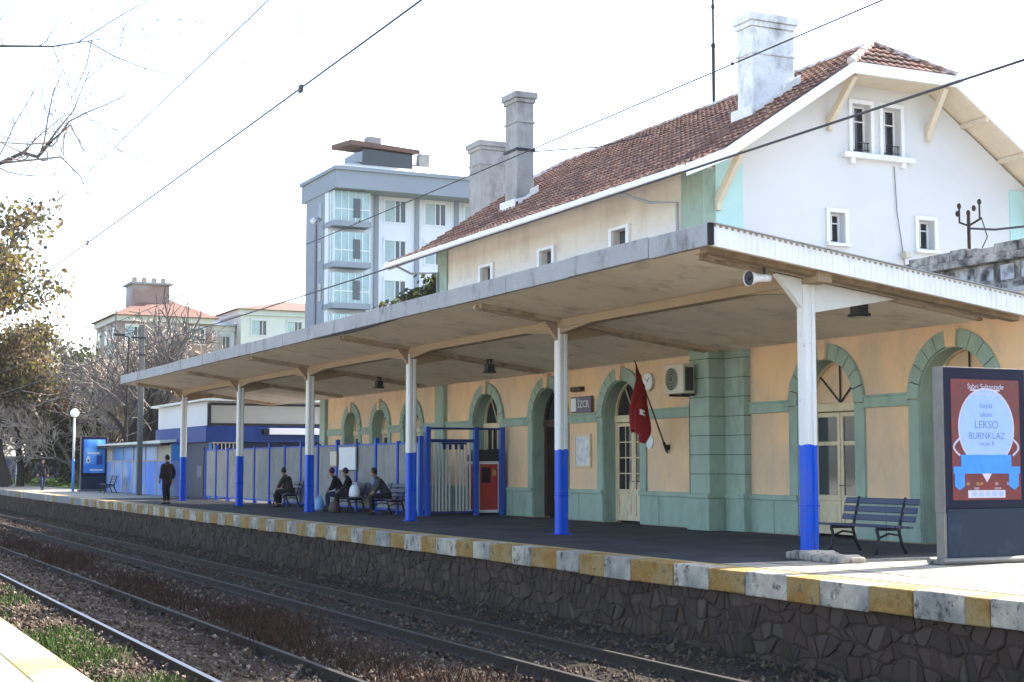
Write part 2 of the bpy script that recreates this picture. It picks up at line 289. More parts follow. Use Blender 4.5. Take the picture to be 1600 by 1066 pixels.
# ------------------------------------------------------------------ mesh builder
class MB:
    def __init__(s): s.v = []; s.f = []; s.m = []; s.attr = None
    def face(s, pts, m=0):
        i = len(s.v); s.v += [tuple(p) for p in pts]; s.f.append(tuple(range(i, i + len(pts)))); s.m.append(m)
    def add(s, vs, fs, m=0):
        i = len(s.v); s.v += [tuple(p) for p in vs]
        for f in fs: s.f.append(tuple(i + k for k in f)); s.m.append(m)
    def box(s, x0, x1, y0, y1, z0, z1, m=0):
        vs = [(x, y, z) for z in (z0, z1) for y in (y0, y1) for x in (x0, x1)]
        s.add(vs, [(0, 2, 3, 1), (4, 5, 7, 6), (0, 1, 5, 4), (2, 6, 7, 3), (0, 4, 6, 2), (1, 3, 7, 5)], m); return s
    def obox(s, c, size, q=None, m=0):
        q = q or Quaternion(); c = Vector(c); h = [k / 2 for k in size]
        vs = [c + q @ Vector((x * h[0], y * h[1], z * h[2])) for z in (-1, 1) for y in (-1, 1) for x in (-1, 1)]
        s.add(vs, [(0, 2, 3, 1), (4, 5, 7, 6), (0, 1, 5, 4), (2, 6, 7, 3), (0, 4, 6, 2), (1, 3, 7, 5)], m); return s
    def prism(s, pts, d, m=0):
        """closed planar polygon pts (3D) pushed along vector d"""
        d = Vector(d); n = len(pts); a = [Vector(p) for p in pts]; b = [p + d for p in a]
        s.add(a + b, [tuple(range(n - 1, -1, -1)), tuple(range(n, 2 * n))] + [(i, (i + 1) % n, n + (i + 1) % n, n + i) for i in range(n)], m); return s
    def bar(s, a, b, w, h, m=0, up=(0, 0, 1)):
        a, b = Vector(a), Vector(b); d = b - a; L = d.length; d.normalize(); u = Vector(up)
        x = d.cross(u)
        if x.length < 1e-4: x = d.cross(Vector((1, 0, 0)))
        x.normalize(); u = x.cross(d)
        vs = [p + x * (sx * w / 2) + u * (su * h / 2) for p in (a, b) for su in (-1, 1) for sx in (-1, 1)]
        s.add(vs, [(0, 1, 3, 2), (4, 6, 7, 5), (0, 4, 5, 1), (2, 3, 7, 6), (0, 2, 6, 4), (1, 5, 7, 3)], m); return s
    def tube(s, pts, r, seg=8, m=0, caps=True):
        pts = [Vector(p) for p in pts]; n = len(pts); rs = r if isinstance(r, (list, tuple)) else [r] * n
        i0 = len(s.v); ref = None
        for i, p in enumerate(pts):
            d = (pts[min(i + 1, n - 1)] - pts[max(i - 1, 0)]); d.normalize()
            if ref is None: ref = d.orthogonal().normalized()
            ref = (ref - d * ref.dot(d));
            if ref.length < 1e-5: ref = d.orthogonal()
            ref.normalize(); y = d.cross(ref)
            for k in range(seg):
                a = 2 * math.pi * k / seg; s.v.append(tuple(p + (ref * math.cos(a) + y * math.sin(a)) * rs[i]))
        for i in range(n - 1):
            for k in range(seg):
                a = i0 + i * seg + k; b = i0 + i * seg + (k + 1) % seg
                s.f.append((a, b, b + seg, a + seg)); s.m.append(m)
        if caps:
            s.f.append(tuple(i0 + k for k in range(seg - 1, -1, -1))); s.m.append(m)
            s.f.append(tuple(i0 + (n - 1) * seg + k for k in range(seg))); s.m.append(m)
        return s
    def ball(s, c, r, m=0, seg=10, rings=7, sq=(1, 1, 1), q=None):
        c = Vector(c); q = q or Quaternion(); vs = []; fs = []
        for i in range(rings + 1):
            t = math.pi * i / rings
            for k in range(seg):
                a = 2 * math.pi * k / seg
                vs.append(c + q @ Vector((r * sq[0] * math.sin(t) * math.cos(a), r * sq[1] * math.sin(t) * math.sin(a), r * sq[2] * math.cos(t))))
        for i in range(rings):
            for k in range(seg): fs.append((i * seg + k, (i + 1) * seg + k, (i + 1) * seg + (k + 1) % seg, i * seg + (k + 1) % seg))
        s.add(vs, fs, m); return s
    def mesh(s, name, mats, off=(0, 0, 0)):
        me = bpy.data.meshes.new(name); ox, oy, oz = off
        me.from_pydata([(x - ox, y - oy, z - oz) for x, y, z in s.v], [], s.f)
        for k in (mats if isinstance(mats, (list, tuple)) else [mats]): me.materials.append(k)
        me.polygons.foreach_set('material_index', s.m)
        if s.attr: 
            a = me.attributes.new('tile_id', 'FLOAT', 'FACE'); a.data.foreach_set('value', s.attr)
        me.update(); return me
    def build(s, name, mats, parent=None, smooth=False, bevel=0, recalc=True, weld=False):
        off = worldloc(parent) if parent else (0, 0, 0)
        me = s.mesh(name, mats, off)
        if recalc or weld:
            bm = bmesh.new(); bm.from_mesh(me)
            if weld: bmesh.ops.remove_doubles(bm, verts=bm.verts, dist=1e-4)
            if recalc: bmesh.ops.recalc_face_normals(bm, faces=bm.faces)
            bm.to_mesh(me); bm.free()
        return link(me, name, parent, smooth, bevel)

def worldloc(o):
    p = Vector((0, 0, 0))
    while o is not None: p = p + o.location; o = o.parent
    return p

def link(me, name, parent=None, smooth=False, bevel=0):
    o = bpy.data.objects.new(name, me); COL.objects.link(o)
    if parent: o.parent = parent
    if smooth: me.polygons.foreach_set('use_smooth', [True] * len(me.polygons))
    if bevel:
        b = o.modifiers.new('bevel', 'BEVEL'); b.width = bevel; b.segments = 2; b.limit_method = 'ANGLE'; b.angle_limit = R(50)
    return o

def empty(name, loc, label=None, cat=None, group=None, rz=0):
    o = bpy.data.objects.new(name, None); COL.objects.link(o); o.location = loc; o.rotation_euler = (0, 0, rz); o.empty_display_size = .3
    if label: tag(o, label, cat, group)
    return o

def tag(o, label, cat=None, group=None, kind=None):
    o['label'] = label
    if cat: o['category'] = cat
    if group: o['group'] = group
    if kind: o['kind'] = kind
    return o

def struct(o, label, cat, kind='structure'):
    return tag(o, label, cat, None, kind)

def copy_tree(o, parent=None):
    c = o.copy(); COL.objects.link(c); c.parent = parent
    for ch in list(o.children): copy_tree(ch, c)
    return c

def evaluated_mesh(o, name):
    dg = bpy.context.evaluated_depsgraph_get(); dg.update()
    me = bpy.data.meshes.new_from_object(o.evaluated_get(dg)); me.name = name; return me

def cut(mb, cutter, name, mats, parent=None, bevel=0):
    """mesh with real openings"""
    a = mb.build(name, mats, parent); c = cutter.build('cutter', mats, parent)
    b = a.modifiers.new('b', 'BOOLEAN'); b.operation = 'DIFFERENCE'; b.object = c; b.solver = 'EXACT'; b.use_self = True
    me = evaluated_mesh(a, name); nm = a.name
    bpy.data.objects.remove(a); bpy.data.objects.remove(c)
    return link(me, name, parent, False, bevel)

def arch_pts(cx, r, zs, z0, y, n=16):
    p = [(cx - r, y, z0), (cx + r, y, z0)]
    p += [(cx + r * math.cos(math.pi * i / n), y, zs + r * math.sin(math.pi * i / n)) for i in range(n + 1)]
    return p

def text(body, name, size, loc, rot, m, parent, ext=.002, align='CENTER', sx=1.0):
    c = bpy.data.curves.new(name, 'FONT'); c.body = body; c.size = size; c.extrude = ext; c.align_x = align; c.align_y = 'CENTER'
    c.materials.append(m); o = bpy.data.objects.new(name, c); COL.objects.link(o)
    me = evaluated_mesh(o, name); bpy.data.objects.remove(o); bpy.data.curves.remove(c); o = link(me, name)
    off = worldloc(parent); o.parent = parent; o.location = Vector(loc) - off; o.rotation_euler = rot; o.scale = (sx, 1, 1)
    return o
ROT_FACE_PX = (math.pi / 2, 0, math.pi / 2)      # text standing upright, read from +X
ROT_FACE_NY = (math.pi / 2, 0, 0)                # read from -Y

# ------------------------------------------------------------------ ground, tracks, platforms
g = MB(); g.face([(-1500, -1500, -1.35), (1500, -1500, -1.35), (1500, 1500, -1.35), (-1500, 1500, -1.35)])
struct(g.build('ground', M['hill']), 'flat ground reaching to the horizon', 'ground')

YE, YN = 11.60, 1.90            # platform edges
ZR = -0.95                      # rail head
rng = random.Random(3)
def ballast_sheet(name, y0, y1, x0, x1, z, m, label, amp=.05, step=.5):
    b = MB(); nx = int((x1 - x0) / step); ny = max(2, int((y1 - y0) / .25)); r = random.Random(5)
    vs = [(x0 + (x1 - x0) * i / nx, y0 + (y1 - y0) * j / ny, z + r.uniform(-amp, amp)) for j in range(ny + 1) for i in range(nx + 1)]
    fs = [(j * (nx + 1) + i, j * (nx + 1) + i + 1, (j + 1) * (nx + 1) + i + 1, (j + 1) * (nx + 1) + i) for j in range(ny) for i in range(nx)]
    b.add(vs, fs); o = b.build(name, m, smooth=True, recalc=False); return struct(o, label, 'ballast')
ballast_sheet('ballast_bed', 3.55, 5.45, -150, 5, -1.08, M['ballast'], 'grey brown stone ballast beside the polished near rail')
ballast_sheet('brown_bed', 5.30, 7.72, -150, 5, -1.085, M['brown_bed'], 'dark brown earth and ballast between the two tracks')
ballast_sheet('ballast_bed', 7.50, 11.75, -150, 5, -1.12, M['ballast_dark'], 'dark oily ballast under the track by the far platform')
b = MB(); b.box(-150, 5, 1.7, 3.55, -1.5, -1.10)
struct(b.build('verge', M['earth']), 'earth verge between the near platform and the first rail', 'verge')

def stones(name, n, y0, y1, x0, x1, z, mats, label, smin=.016, smax=.042, near=True):
    b = MB(); r = random.Random(11)
    for i in range(n):
        t = r.random() ** 1.8; x = x1 + (x0 - x1) * t; y = y0 + (y1 - y0) * r.random() ** (1.7 if y0 < 5 else 1.0); s = r.uniform(smin, smax) * (1 + .8 * t)
        c = Vector((x, y, z + r.uniform(-.02, .05))); q = Quaternion((r.uniform(-1, 1), r.uniform(-1, 1), r.uniform(-1, 1), r.uniform(-1, 1))).normalized()
        vs = [c + q @ Vector(p) * s * r.uniform(.75, 1.2) for p in ((1, .1, .2), (-.9, .2, -.1), (.1, 1, -.2), (0, -.9, .2), (.2, .1, .8), (-.1, 0, -.8))]
        b.add(vs, [(0, 2, 4), (2, 1, 4), (1, 3, 4), (3, 0, 4), (2, 0, 5), (1, 2, 5), (3, 1, 5), (0, 3, 5)], r.randrange(len(mats)))
    o = b.build(name, mats, recalc=False); tag(o, label, 'ballast stones', None, 'stuff')
stones('ballast_stones', 15000, 3.2, 7.7, -75, -9, -1.06, [M['stone_a'], M['stone_b'], M['stone_b'], M['stone_c']], 'loose ballast stones lying along the nearer track')
stones('ballast_stones', 8000, 7.6, 11.55, -75, -9, -1.10, [M['stone_b'], M['stone_b'], M['stone_b'], M['stone_a']], 'loose dark ballast stones lying along the farther track')

def rail(y, label, head='rail_worn'):
    t = empty('railway_rail', (-70, y, ZR - .16), label, 'rail', 'rails of the two tracks')
    b = MB(); x0, x1 = -150, 6
    prof = [(-.065, -.16), (.065, -.16), (.065, -.145), (.012, -.125), (.010, -.045), (.035, -.035), (.035, -.004), (-.035, -.004), (-.035, -.035), (-.010, -.045), (-.012, -.125), (-.065, -.145)]
    b.prism([(x0, y + p, ZR + z) for p, z in prof], (x1 - x0, 0, 0)); b.build('rail_web', M['rail_side'], t)
    b = MB(); b.box(x0, x1, y - .034, y + .034, ZR - .004, ZR); b.build('rail_head', M[head], t)
rail(4.42, 'bright polished rail nearest the camera beside the grass strip', 'rail_top')
rail(5.86, 'dark rusty rail half hidden in front of the dead brown weeds')
rail(8.20, 'dark rail behind the weeds, first rail of the far track')
rail(9.64, 'rail closest to the stone wall of the far platform')

# dead weeds and grass
def blades(name, n, gen, m, label, cat):
    b = MB(); r = random.Random(21)
    for i in range(n):
        x, y, z, h, w = gen(r); a = r.uniform(0, 6.28); dx, dy = math.cos(a) * w, math.sin(a) * w; lx, ly = r.uniform(-.45, .45) * h, r.uniform(-.45, .45) * h
        b.face([(x - dx, y - dy, z), (x + dx, y + dy, z), (x + lx + dx * .3, y + ly + dy * .3, z + h), (x + lx * 1.3, y + ly * 1.3, z + h * 1.1)])
    if isinstance(m, list): b.m = [r.randrange(len(m)) for _ in b.m]
    o = b.build(name, m, recalc=False); tag(o, label, cat, None, 'stuff')
def gw(r):
    t = r.random() ** 1.4; x = -9 - 70 * t; c = math.sin(x * .7) * .22 + math.sin(x * 1.9) * .14
    k = .55 + .45 * math.sin(x * .53 + 1) * math.sin(x * .21)
    return x, 6.65 + c + r.gauss(0, .36), -1.1, r.uniform(.05, .27) * (.45 + .6 * abs(k)), .005 + .009 * t
blades('dead_weeds', 26000, gw, [M['weed'], M['weed_dark'], M['weed']], 'dead reddish brown weeds growing between the two tracks', 'weeds')
def gg(r):
    while True:
        t = r.random() ** 1.5; x = -7 - 60 * t; y = r.uniform(2.0, 4.2)
        k = math.sin(x * .9 + y * 2.3) + math.sin(x * .37 - y * 1.1) + .8 * math.sin(x * 2.1)
        if k > .2 + r.uniform(-.9, .9) + abs(y - 3.5) * .7: break
    return x, y, -1.1, r.uniform(.05, .15), .008 + .012 * t
blades('verge_grass', 24000, gg, M['grass'], 'patchy green grass on the verge beside the near rail', 'grass')

# far platform
b = MB(); b.box(-140, 12, YE + .34, 18.6, -1.3, 0.0)
struct(b.build('platform_deck', M['asphalt']), 'dark asphalt deck of the far platform under the canopy', 'platform')
b = MB(); b.box(-18.6, 12, 12.28, 18.6, 0.0, .006); b.box(-140, -66.5, 12.28, 15.9, 0, .006)
struct(b.build('platform_paving', M['paving_far']), 'pale worn paving at the open ends of the far platform', 'paving')
b = MB(); rj = random.Random(12)
for k in range(26):
    x = -18.2 + k * 1.15; b.box(x, x + .012, 12.3, 18.4, .0055, .0085)
for k in range(6):
    y = 13.0 + k * 1.02; b.box(-18.55, 11.5, y, y + .012, .0055, .0092)
xa, ya = -16.9, 13.1
for k in range(26):
    xb, yb = xa + rj.uniform(.15, .4), ya + rj.uniform(-.16, .17); b.bar((xa, ya, .009), (xb, yb, .009), rj.uniform(.012, .03), .003); xa, ya = xb, yb
struct(b.build('paving_joints', M['joint_dark']), 'dark joints and cracks across the sunlit platform paving', 'joints')
b = MB(); b.box(-140, 12, 11.96, 12.18, 0.0, .008)
struct(b.build('platform_line', M['yellow_line']), 'worn yellow safety line along the far platform edge', 'marking')
# painted kerb: real blocks
edges = [-21.66, -20.83, -20.01, -18.81, -17.89, -17.01, -16.07, -15.38, -14.44, -13.68, -12.84, -12.46, -11.5, -10.7, -9.8, -9, -8.1, -7.2, -6.3, -5.2, -4.2, -3, -2, -1, 0, 1, 2, 3, 4, 5, 6]
r = random.Random(8); x = -21.66; left = []
while x > -140: x -= r.uniform(.72, .98) * (1 + .0 * abs(x)); left.append(x)
edges = left[::-1] + edges
iy = edges.index(-21.66)
b = MB()
for i in range(len(edges) - 1):
    x0, x1 = edges[i], edges[i + 1]; j = i - iy; y_ = YE + r.uniform(-.012, .012); zt = r.uniform(-.006, .006)
    kind = 1 if j % 2 == 0 else 0
    if x1 < -66: kind = 2 if r.random() < .75 else kind
    b.box(x0 + .004, x1 - .004, y_, YE + .36, -.30 + r.uniform(-.02, .01), .012 + zt, kind)
struct(b.build('platform_kerb', [M['kerb_white'], M['kerb_yellow'], M['kerb_stone']], bevel=.018), 'kerb of the far platform painted in worn white and yellow blocks', 'kerb')
b = MB(); b.box(-140, 12, YE + .10, YE + .33, -1.5, -.28)
b.attr = [0.5] * len(b.f); b.m = [1] * len(b.f)
rr = random.Random(44); rows = [-.285, -.47, -.67, -.87, -1.06, -1.24, -1.42]
wav = [[rr.uniform(0, 6.28) for _ in range(4)] for _ in rows]
def rowz(j, x): return rows[j] + (0 if j == 0 else .045 * math.sin(x * 2.3 + wav[j][0]) + .040 * math.sin(x * 5.1 + wav[j][1]) + .028 * math.sin(x * 9.7 + wav[j][2]))
for j in range(len(rows) - 1):
    x = -92.0 + rr.uniform(0, .2); lean0 = 0
    while x < 3:
        w = rr.choice((.09, .13, .17, .22, .30)) * rr.uniform(.8, 1.2) * (1 if x > -45 else 1.5); lean1 = rr.uniform(-.07, .07); g_ = rr.uniform(.003, .009)
        pol = []
        top = [(x + lean0 + g_ + (w + lean1 - lean0 - 2 * g_) * q / 3, j) for q in range(4)]; bot = [(x - lean0 + g_ + (w - lean1 + lean0 - 2 * g_) * q / 3, j + 1) for q in (3, 2, 1, 0)]
        for q, (px_, jj) in enumerate(top): pol.append((px_ + rr.uniform(-.012, .012), rowz(jj, px_) - g_ - (rr.uniform(.008, .032) if q in (0, 3) else 0)))
        for q, (px_, jj) in enumerate(bot): pol.append((px_ + rr.uniform(-.012, .012), rowz(jj, px_) + g_ + (rr.uniform(.008, .032) if q in (0, 3) else 0)))
        n = 8; cx = sum(p_[0] for p_ in pol) / n; cz = sum(p_[1] for p_ in pol) / n; d = rr.uniform(.0, .028); tid = rr.random() * 500; base = len(b.v); tx, tz = rr.uniform(-.03, .03), rr.uniform(-.03, .03)
        for dep, sc_ in ((.03, 1.0), (-d * .8, .95), (-d - .004, .80)): b.v += [(cx + (a_ - cx) * sc_, YE + .10 + dep + (tx * (a_ - cx) + tz * (c_ - cz) if dep < 0 else 0) + rr.uniform(-.004, .004), cz + (c_ - cz) * sc_) for a_, c_ in pol]
        for l in range(2):
            for k in range(n): b.f.append((base + l * n + k, base + l * n + (k + 1) % n, base + (l + 1) * n + (k + 1) % n, base + (l + 1) * n + k)); b.m.append(0); b.attr.append(tid)
        b.f.append(tuple(base + 2 * n + k for k in range(n))); b.m.append(0); b.attr.append(tid)
        x += w; lean0 = lean1
struct(b.build('platform_wall', [M['rubble_stone'], M['mortar_dark']]), 'dark rubble stone retaining wall under the platform kerb', 'retaining wall')

# near platform
b = MB(); b.box(-120, 60, -45, YN - .36, -1.3, 0)  # paving carried far behind the camera to bounce light onto facade and soffit
struct(b.build('near_platform', M['paving']), 'sunlit pale paving of the near platform, widened behind camera to bounce light', 'platform')
b = MB(); b.box(-120, 8, .75, YN - .365, 0, .006)
struct(b.build('near_slabs', M['cream_slab']), 'row of cream slabs behind the yellow edge of the near platform', 'paving')
b = MB(); x = -120; i = 0
while x < 8:
    w = 0.95; b.box(x + .004, x + w - .004, YN - .355, YN, -.26, .010, 1 if i % 2 else 0); x += w; i += 1
struct(b.build('near_kerb', [M['yellow_soft'], M['cream_slab']], bevel=.01), 'yellow and cream edge slabs of the near platform', 'kerb')
b = MB(); b.box(-120, 8, YN - .30, YN - .08, -1.4, -.27)
struct(b.build('near_wall', M['rubble']), 'retaining wall of the near platform', 'retaining wall')

# land behind the platform on the left
b = MB(); b.box(-400, -88, 16.2, 300, -1.3, .03); b.box(-400, -140.2, 11.6, 16.0, -1.3, .02)
struct(b.build('lawn', M['lawn']), 'green lawn beyond the end of the platform', 'lawn')
def gl(r): return r.uniform(-190, -96), r.uniform(16.4, 40), .03, r.uniform(.08, .25), .05
blades('lawn_grass', 9000, gl, M['grass'], 'bright green grass beyond the platform end', 'grass')
b = MB(); b.box(-88, 60, 18.6, 300, -1.3, -.02)
struct(b.build('station_yard', M['asphalt']), 'asphalt yard behind the station buildings', 'yard')

# ------------------------------------------------------------------ station building
YW = 18.80
st = empty('station_building', (-37, 22, 0), 'two storey station with white gable, peach and green arched front and clay tile roof', 'station')
ARCH = [(-52.6, .74), (-49.65, .74), (-46.7, .74), (-40.8, .92), (-36.8, .92), (-32.8, .92), (-24.6, .92), (-20.9, .92)]
ZS = 2.62
mbw = MB(); mbw.box(-55.9, -19.1, YW, YW + .5, -.05, 4.35)
ct = MB()
for cx, r_ in ARCH: ct.prism(arch_pts(cx, r_, ZS, -.2, YW - .5), (0, 2, 0))
cut(mbw, ct, 'facade_wall', M['peach'], st)
b = MB(); b.box(-55.9, -55.5, YW + .5, 28.9, 0, 4.3); b.box(-19.6, -19.1, YW + .5, 28.9, 0, 4.3); b.box(-55.9, -19.1, 28.9, 29.3, 0, 4.3)
b.build('side_wall', M['peach'], st)
b = MB(); b.box(-55.9, -44.6, YW + .02, 29.3, 4.30, 4.45); b.build('flat_roof', M['roof_felt'], st); b = MB(); b.box(-28.98, -19.1, YW + .02, 29.3, 4.30, 4.45); b.build('flat_roof', M['roof_felt'], st)

# green trim
def gaps(x0, x1, pad):
    xs = [x0]
    for cx, r_ in ARCH:
        if x0 < cx - r_ and cx + r_ < x1: xs += [cx - r_ - pad, cx + r_ + pad]
    xs.append(x1); return [(xs[i], xs[i + 1]) for i in range(0, len(xs), 2) if xs[i + 1] - xs[i] > .05]
PIL = [(-29.25, -27.25)]
segs = []
for x0, x1 in ((-55.9, -28.75), (-27.25, -19.1)): segs += gaps(x0, x1, .29)
for x0, x1 in segs:
    b = MB(); b.box(x0 + .004, x1 - .004, YW - .055, YW + .05, 2.52, 2.724); b.box(x0 + .004, x1 - .004, YW - .085, YW + .05, 2.722, 2.765); b.build('string_course', M['green'], st, bevel=.008)
for x0, x1 in [s for a_ in ((-55.9, -28.75), (-27.25, -19.1)) for s in gaps(a_[0], a_[1], .005)]:
    d = MB(); dj = MB(); d.box(x0, x1, YW - .06, YW + .05, 0, .695); d.box(x0, x1, YW - .10, YW + .05, .693, .80)
    k = x0 + .9
    while k < x1 - .5: dj.box(k - .006, k + .006, YW - .0635, YW - .05, .01, .68); k += 1.35
    dd = d.build('dado', M['green'], st, bevel=.012)
    if dj.v: dj.build('joint', M['joint'], dd)
# panel frames (green uprights beside the openings)
for cx, r_ in ARCH:
    for s in (-1, 1):
        xa, xb = cx + s * (r_ + .005), cx + s * (r_ + .29)
        b = MB(); b.box(min(xa, xb), max(xa, xb), YW - .05, YW + .05, .803, ZS); b.build('door_surround', M['green'], st, bevel=.006)
# voussoirs
for cx, r_ in ARCH:
    b = MB(); n = 11; ro = r_ + .30
    for i in range(n):
        a0 = math.pi * i / n + .008; a1 = math.pi * (i + 1) / n - .008; am = (a0 + a1) / 2
        P = lambda rr, a: (cx + rr * math.cos(a), YW - .075, ZS + .003 + rr * math.sin(a))
        b.prism([P(r_ + .004, a0), P(ro, a0), P(ro + .004, am), P(ro, a1), P(r_ + .004, a1), P(r_ + .004, am)], (0, .12, 0))
    ao = b.build('arch_surround', M['green'], st, bevel=.008)
    b = MB(); b.prism([(cx - .10, YW - .13, ZS + r_ - .02), (cx + .10, YW - .13, ZS + r_ - .02), (cx + .14, YW - .13, ZS + r_ + .36), (cx - .14, YW - .13, ZS + r_ + .36)], (0, .2, 0))
    b.build('keystone', M['peach'], ao, bevel=.01)
    # reveal lining
    b = MB(); ro, ri = r_ - .001, r_ - .022; y0, y1 = YW - .03, YW + .46; N = 16
    pr = [(cx + ro * math.cos(math.pi * i / N), ZS + ro * math.sin(math.pi * i / N)) for i in range(N + 1)]
    pi_ = [(cx + ri * math.cos(math.pi * i / N), ZS + ri * math.sin(math.pi * i / N)) for i in range(N + 1)]
    out = [(cx + ro, 0.0)] + pr + [(cx - ro, 0.0)]; inn = [(cx + ri, 0.0)] + pi_ + [(cx - ri, 0.0)]
    for i in range(len(out) - 1):
        (ax, az), (bx, bz), (cx_, cz), (dx, dz) = out[i], out[i + 1], inn[i + 1], inn[i]
        b.face([(ax, y0, az), (bx, y0, bz), (cx_, y0, cz), (dx, y0, dz)]); b.face([(dx, y0, dz), (cx_, y0, cz), (cx_, y1, cz), (dx, y1, dz)])
    b.build('reveal', M['green'], ao, recalc=False)
# pilasters with rusticated joints
def pilaster(boxes, jx):
    b = MB()
    for q in boxes: b.box(*q)
    po = b.build('pilaster', M['green'], st, bevel=.012)
    if jx:
        z = 1.22
        while z < 4.2: j = MB(); j.box(*jx, 18.9, z, z + .016); j.build('joint', M['joint'], po); z += .42
pilaster([(-28.77, -27.99, 18.22, YW + .1, .79, 4.30), (-28.82, -27.94, 18.16, YW + .1, 0, .705), (-28.85, -27.91, 18.12, YW + .1, .703, .80)], (-28.776, -27.984, 18.214))
pilaster([(-27.985, -27.24, 18.62, YW + .1, .79, 4.30), (-27.90, -27.20, 18.57, YW + .1, 0, .705), (-27.90, -27.18, 18.54, YW + .1, .703, .80)], (-27.983, -27.234, 18.614))
pilaster([(-55.95, -55.35, 18.66, YW + .1, 0, 4.3)], None); pilaster([(-44.5, -43.8, 18.66, YW + .1, .80, 4.3)], None)

# infill of each opening
def infill(cx, r_, kind):
    y = YW + .34; f = MB(); gl_ = MB(); pn = MB()
    d = f
    def fan(yf, fill, spokes):
        N = 16
        if fill: 
            pn.prism([(cx + (r_ - .03) * math.cos(math.pi * i / N), yf + .03, ZS + .06 + (r_ - .03) * math.sin(math.pi * i / N) * .96) for i in range(N + 1)], (0, .03, 0))
        else:
            gl_.prism([(cx + (r_ - .03) * math.cos(math.pi * i / N), yf + .03, ZS + .06 + (r_ - .03) * math.sin(math.pi * i / N) * .96) for i in range(N + 1)], (0, .02, 0))
        for a in spokes:
            f.bar((cx, yf, ZS + .05), (cx + (r_ - .05) * math.cos(R(a)), yf, ZS + .05 + (r_ - .05) * math.sin(R(a)) * .95), .025, .03, 1 if fill else 0, up=(0, 1, 0))
        for i in range(N):
            a0, a1 = math.pi * i / N, math.pi * (i + 1) / N
            f.bar((cx + (r_ - .05) * math.cos(a0), yf, ZS + .05 + (r_ - .05) * math.sin(a0) * .97), (cx + (r_ - .05) * math.cos(a1), yf, ZS + .05 + (r_ - .05) * math.sin(a1) * .97), .05, .07, 0, up=(0, 1, 0))
    f.box(cx - r_ + .022, cx + r_ - .022, y - .05, y + .06, ZS - .12, ZS + .05)            # transom
    for s in (-1, 1): f.box(cx + s * (r_ - .06) - .035, cx + s * (r_ - .06) + .035, y - .03, y + .06, 0, ZS - .122)
    if kind in ('door', 'boarded', 'window'):
        fan(y, kind != 'door', (60, 90, 120) if kind == 'door' else (42, 90, 138))
        zt = ZS - .13; zb = .82
        for s in (-1, 1):
            a, bx = (cx + .01, cx + r_ - .10) if s > 0 else (cx - r_ + .10, cx - .01)
            for xa in (a, bx - .085): f.box(xa, xa + .085, y - .02, y + .03, .04, zt - .01)
            f.box(a + .086, bx - .086, y - .018, y + .028, .04, .16); f.box(a + .086, bx - .086, y - .018, y + .028, zb - .11, zb); f.box(a + .086, bx - .086, y - .018, y + .028, zt - .10, zt - .012)
            f.box(a + .086, bx - .086, y + .002, y + .02, .161, zb - .112)                # lower panel
            f.box(a + .15, bx - .15, y - .012, y + .002, .22, zb - .17)
            gl_.box(a + .086, bx - .086, y + .004, y + .016, zb + .001, zt - .10)
            if kind == 'door':
                for k in range(1, 4): f.box(a + .087, bx - .087, y - .012, y + .022, zb + (zt - .1 - zb) * k / 4 - .015, zb + (zt - .1 - zb) * k / 4 + .015)
                mx = (a + bx) / 2; f.box(mx - .012, mx + .012, y - .010, y + .02, zb + .002, zt - .102)
            else:
                zz = zb + (zt - .1 - zb) * .66; f.box(a + .087, bx - .087, y - .015, y + .025, zz - .04, zz + .04)
                # net curtain folds behind the glass
                for q_ in range(6):
                    xa = a + .1 + q_ * (bx - a - .2) / 6; gl_.box(xa, xa + .03, y + .02, y + .03, zb + .003, zt - .103, 1)
        o = f.build('door', [M['cream'], M['iron']], st, bevel=.004)
        gl_.build('glass', [M['pane_dark'] if kind == 'door' else M['pane'], M['panel_beige']], o)
        if pn.v: pn.build('fanlight', M['peach'], o)
        h = MB(); h.tube([(cx + .05, y - .03, 1.02), (cx + .05, y - .09, 1.02), (cx + .16, y - .09, 1.02)], .012, 6); h.build('handle', M['iron'], o)
    elif kind == 'dark':
        fan(y, False, (60, 90, 120)); 
        o = f.build('door', [M['wood_dark'], M['iron']], st); gl_.build('glass', [M['pane_dark'], M['panel_beige']], o)
        l = MB(); l.box(cx - r_ + .10, cx - r_ + .15, y, y + .8, .03, ZS - .14); l.box(cx - r_ + .09, cx - r_ + .16, y + .1, y + .7, .2, .9); l.build('door_leaf', M['wood_dark'], o); l = MB(); l.box(cx + r_ - .15, cx + r_ - .10, y, y + .8, .03, ZS - .14); l.build('door_leaf', M['wood_dark'], o)
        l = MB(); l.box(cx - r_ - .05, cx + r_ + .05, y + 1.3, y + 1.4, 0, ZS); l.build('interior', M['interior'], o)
    else:   # service opening: grey lattice over a counter
        fan(y, False, (60, 90, 120))
        for k in range(5): xx = cx - r_ + .2 + k * (2 * r_ - .4) / 4; f.box(xx - .025, xx + .025, y - .01, y + .02, 1.9, ZS - .13)
        o = f.build('window', [M['cream'], M['iron']], st); gl_.box(cx - r_ + .1, cx + r_ - .1, y + .04, y + .06, 1.62, ZS - .13)
        gl_.build('glass', [M['pane_dark'], M['panel_beige']], o)
        l = MB(); l.box(cx - r_ + .03, cx + r_ - .03, y - .08, y + .3, 1.45, 1.62); l.box(cx - r_ + .03, cx + r_ - .03, y + .05, y + .3, 0, 1.449); l.build('counter', M['interior'], o)  # counter takes the dark interior colour in place of real shade
for (cx, r_), k in zip(ARCH, ('window', 'window', 'window', 'service', 'dark', 'door', 'boarded', 'boarded')): infill(cx, r_, k)

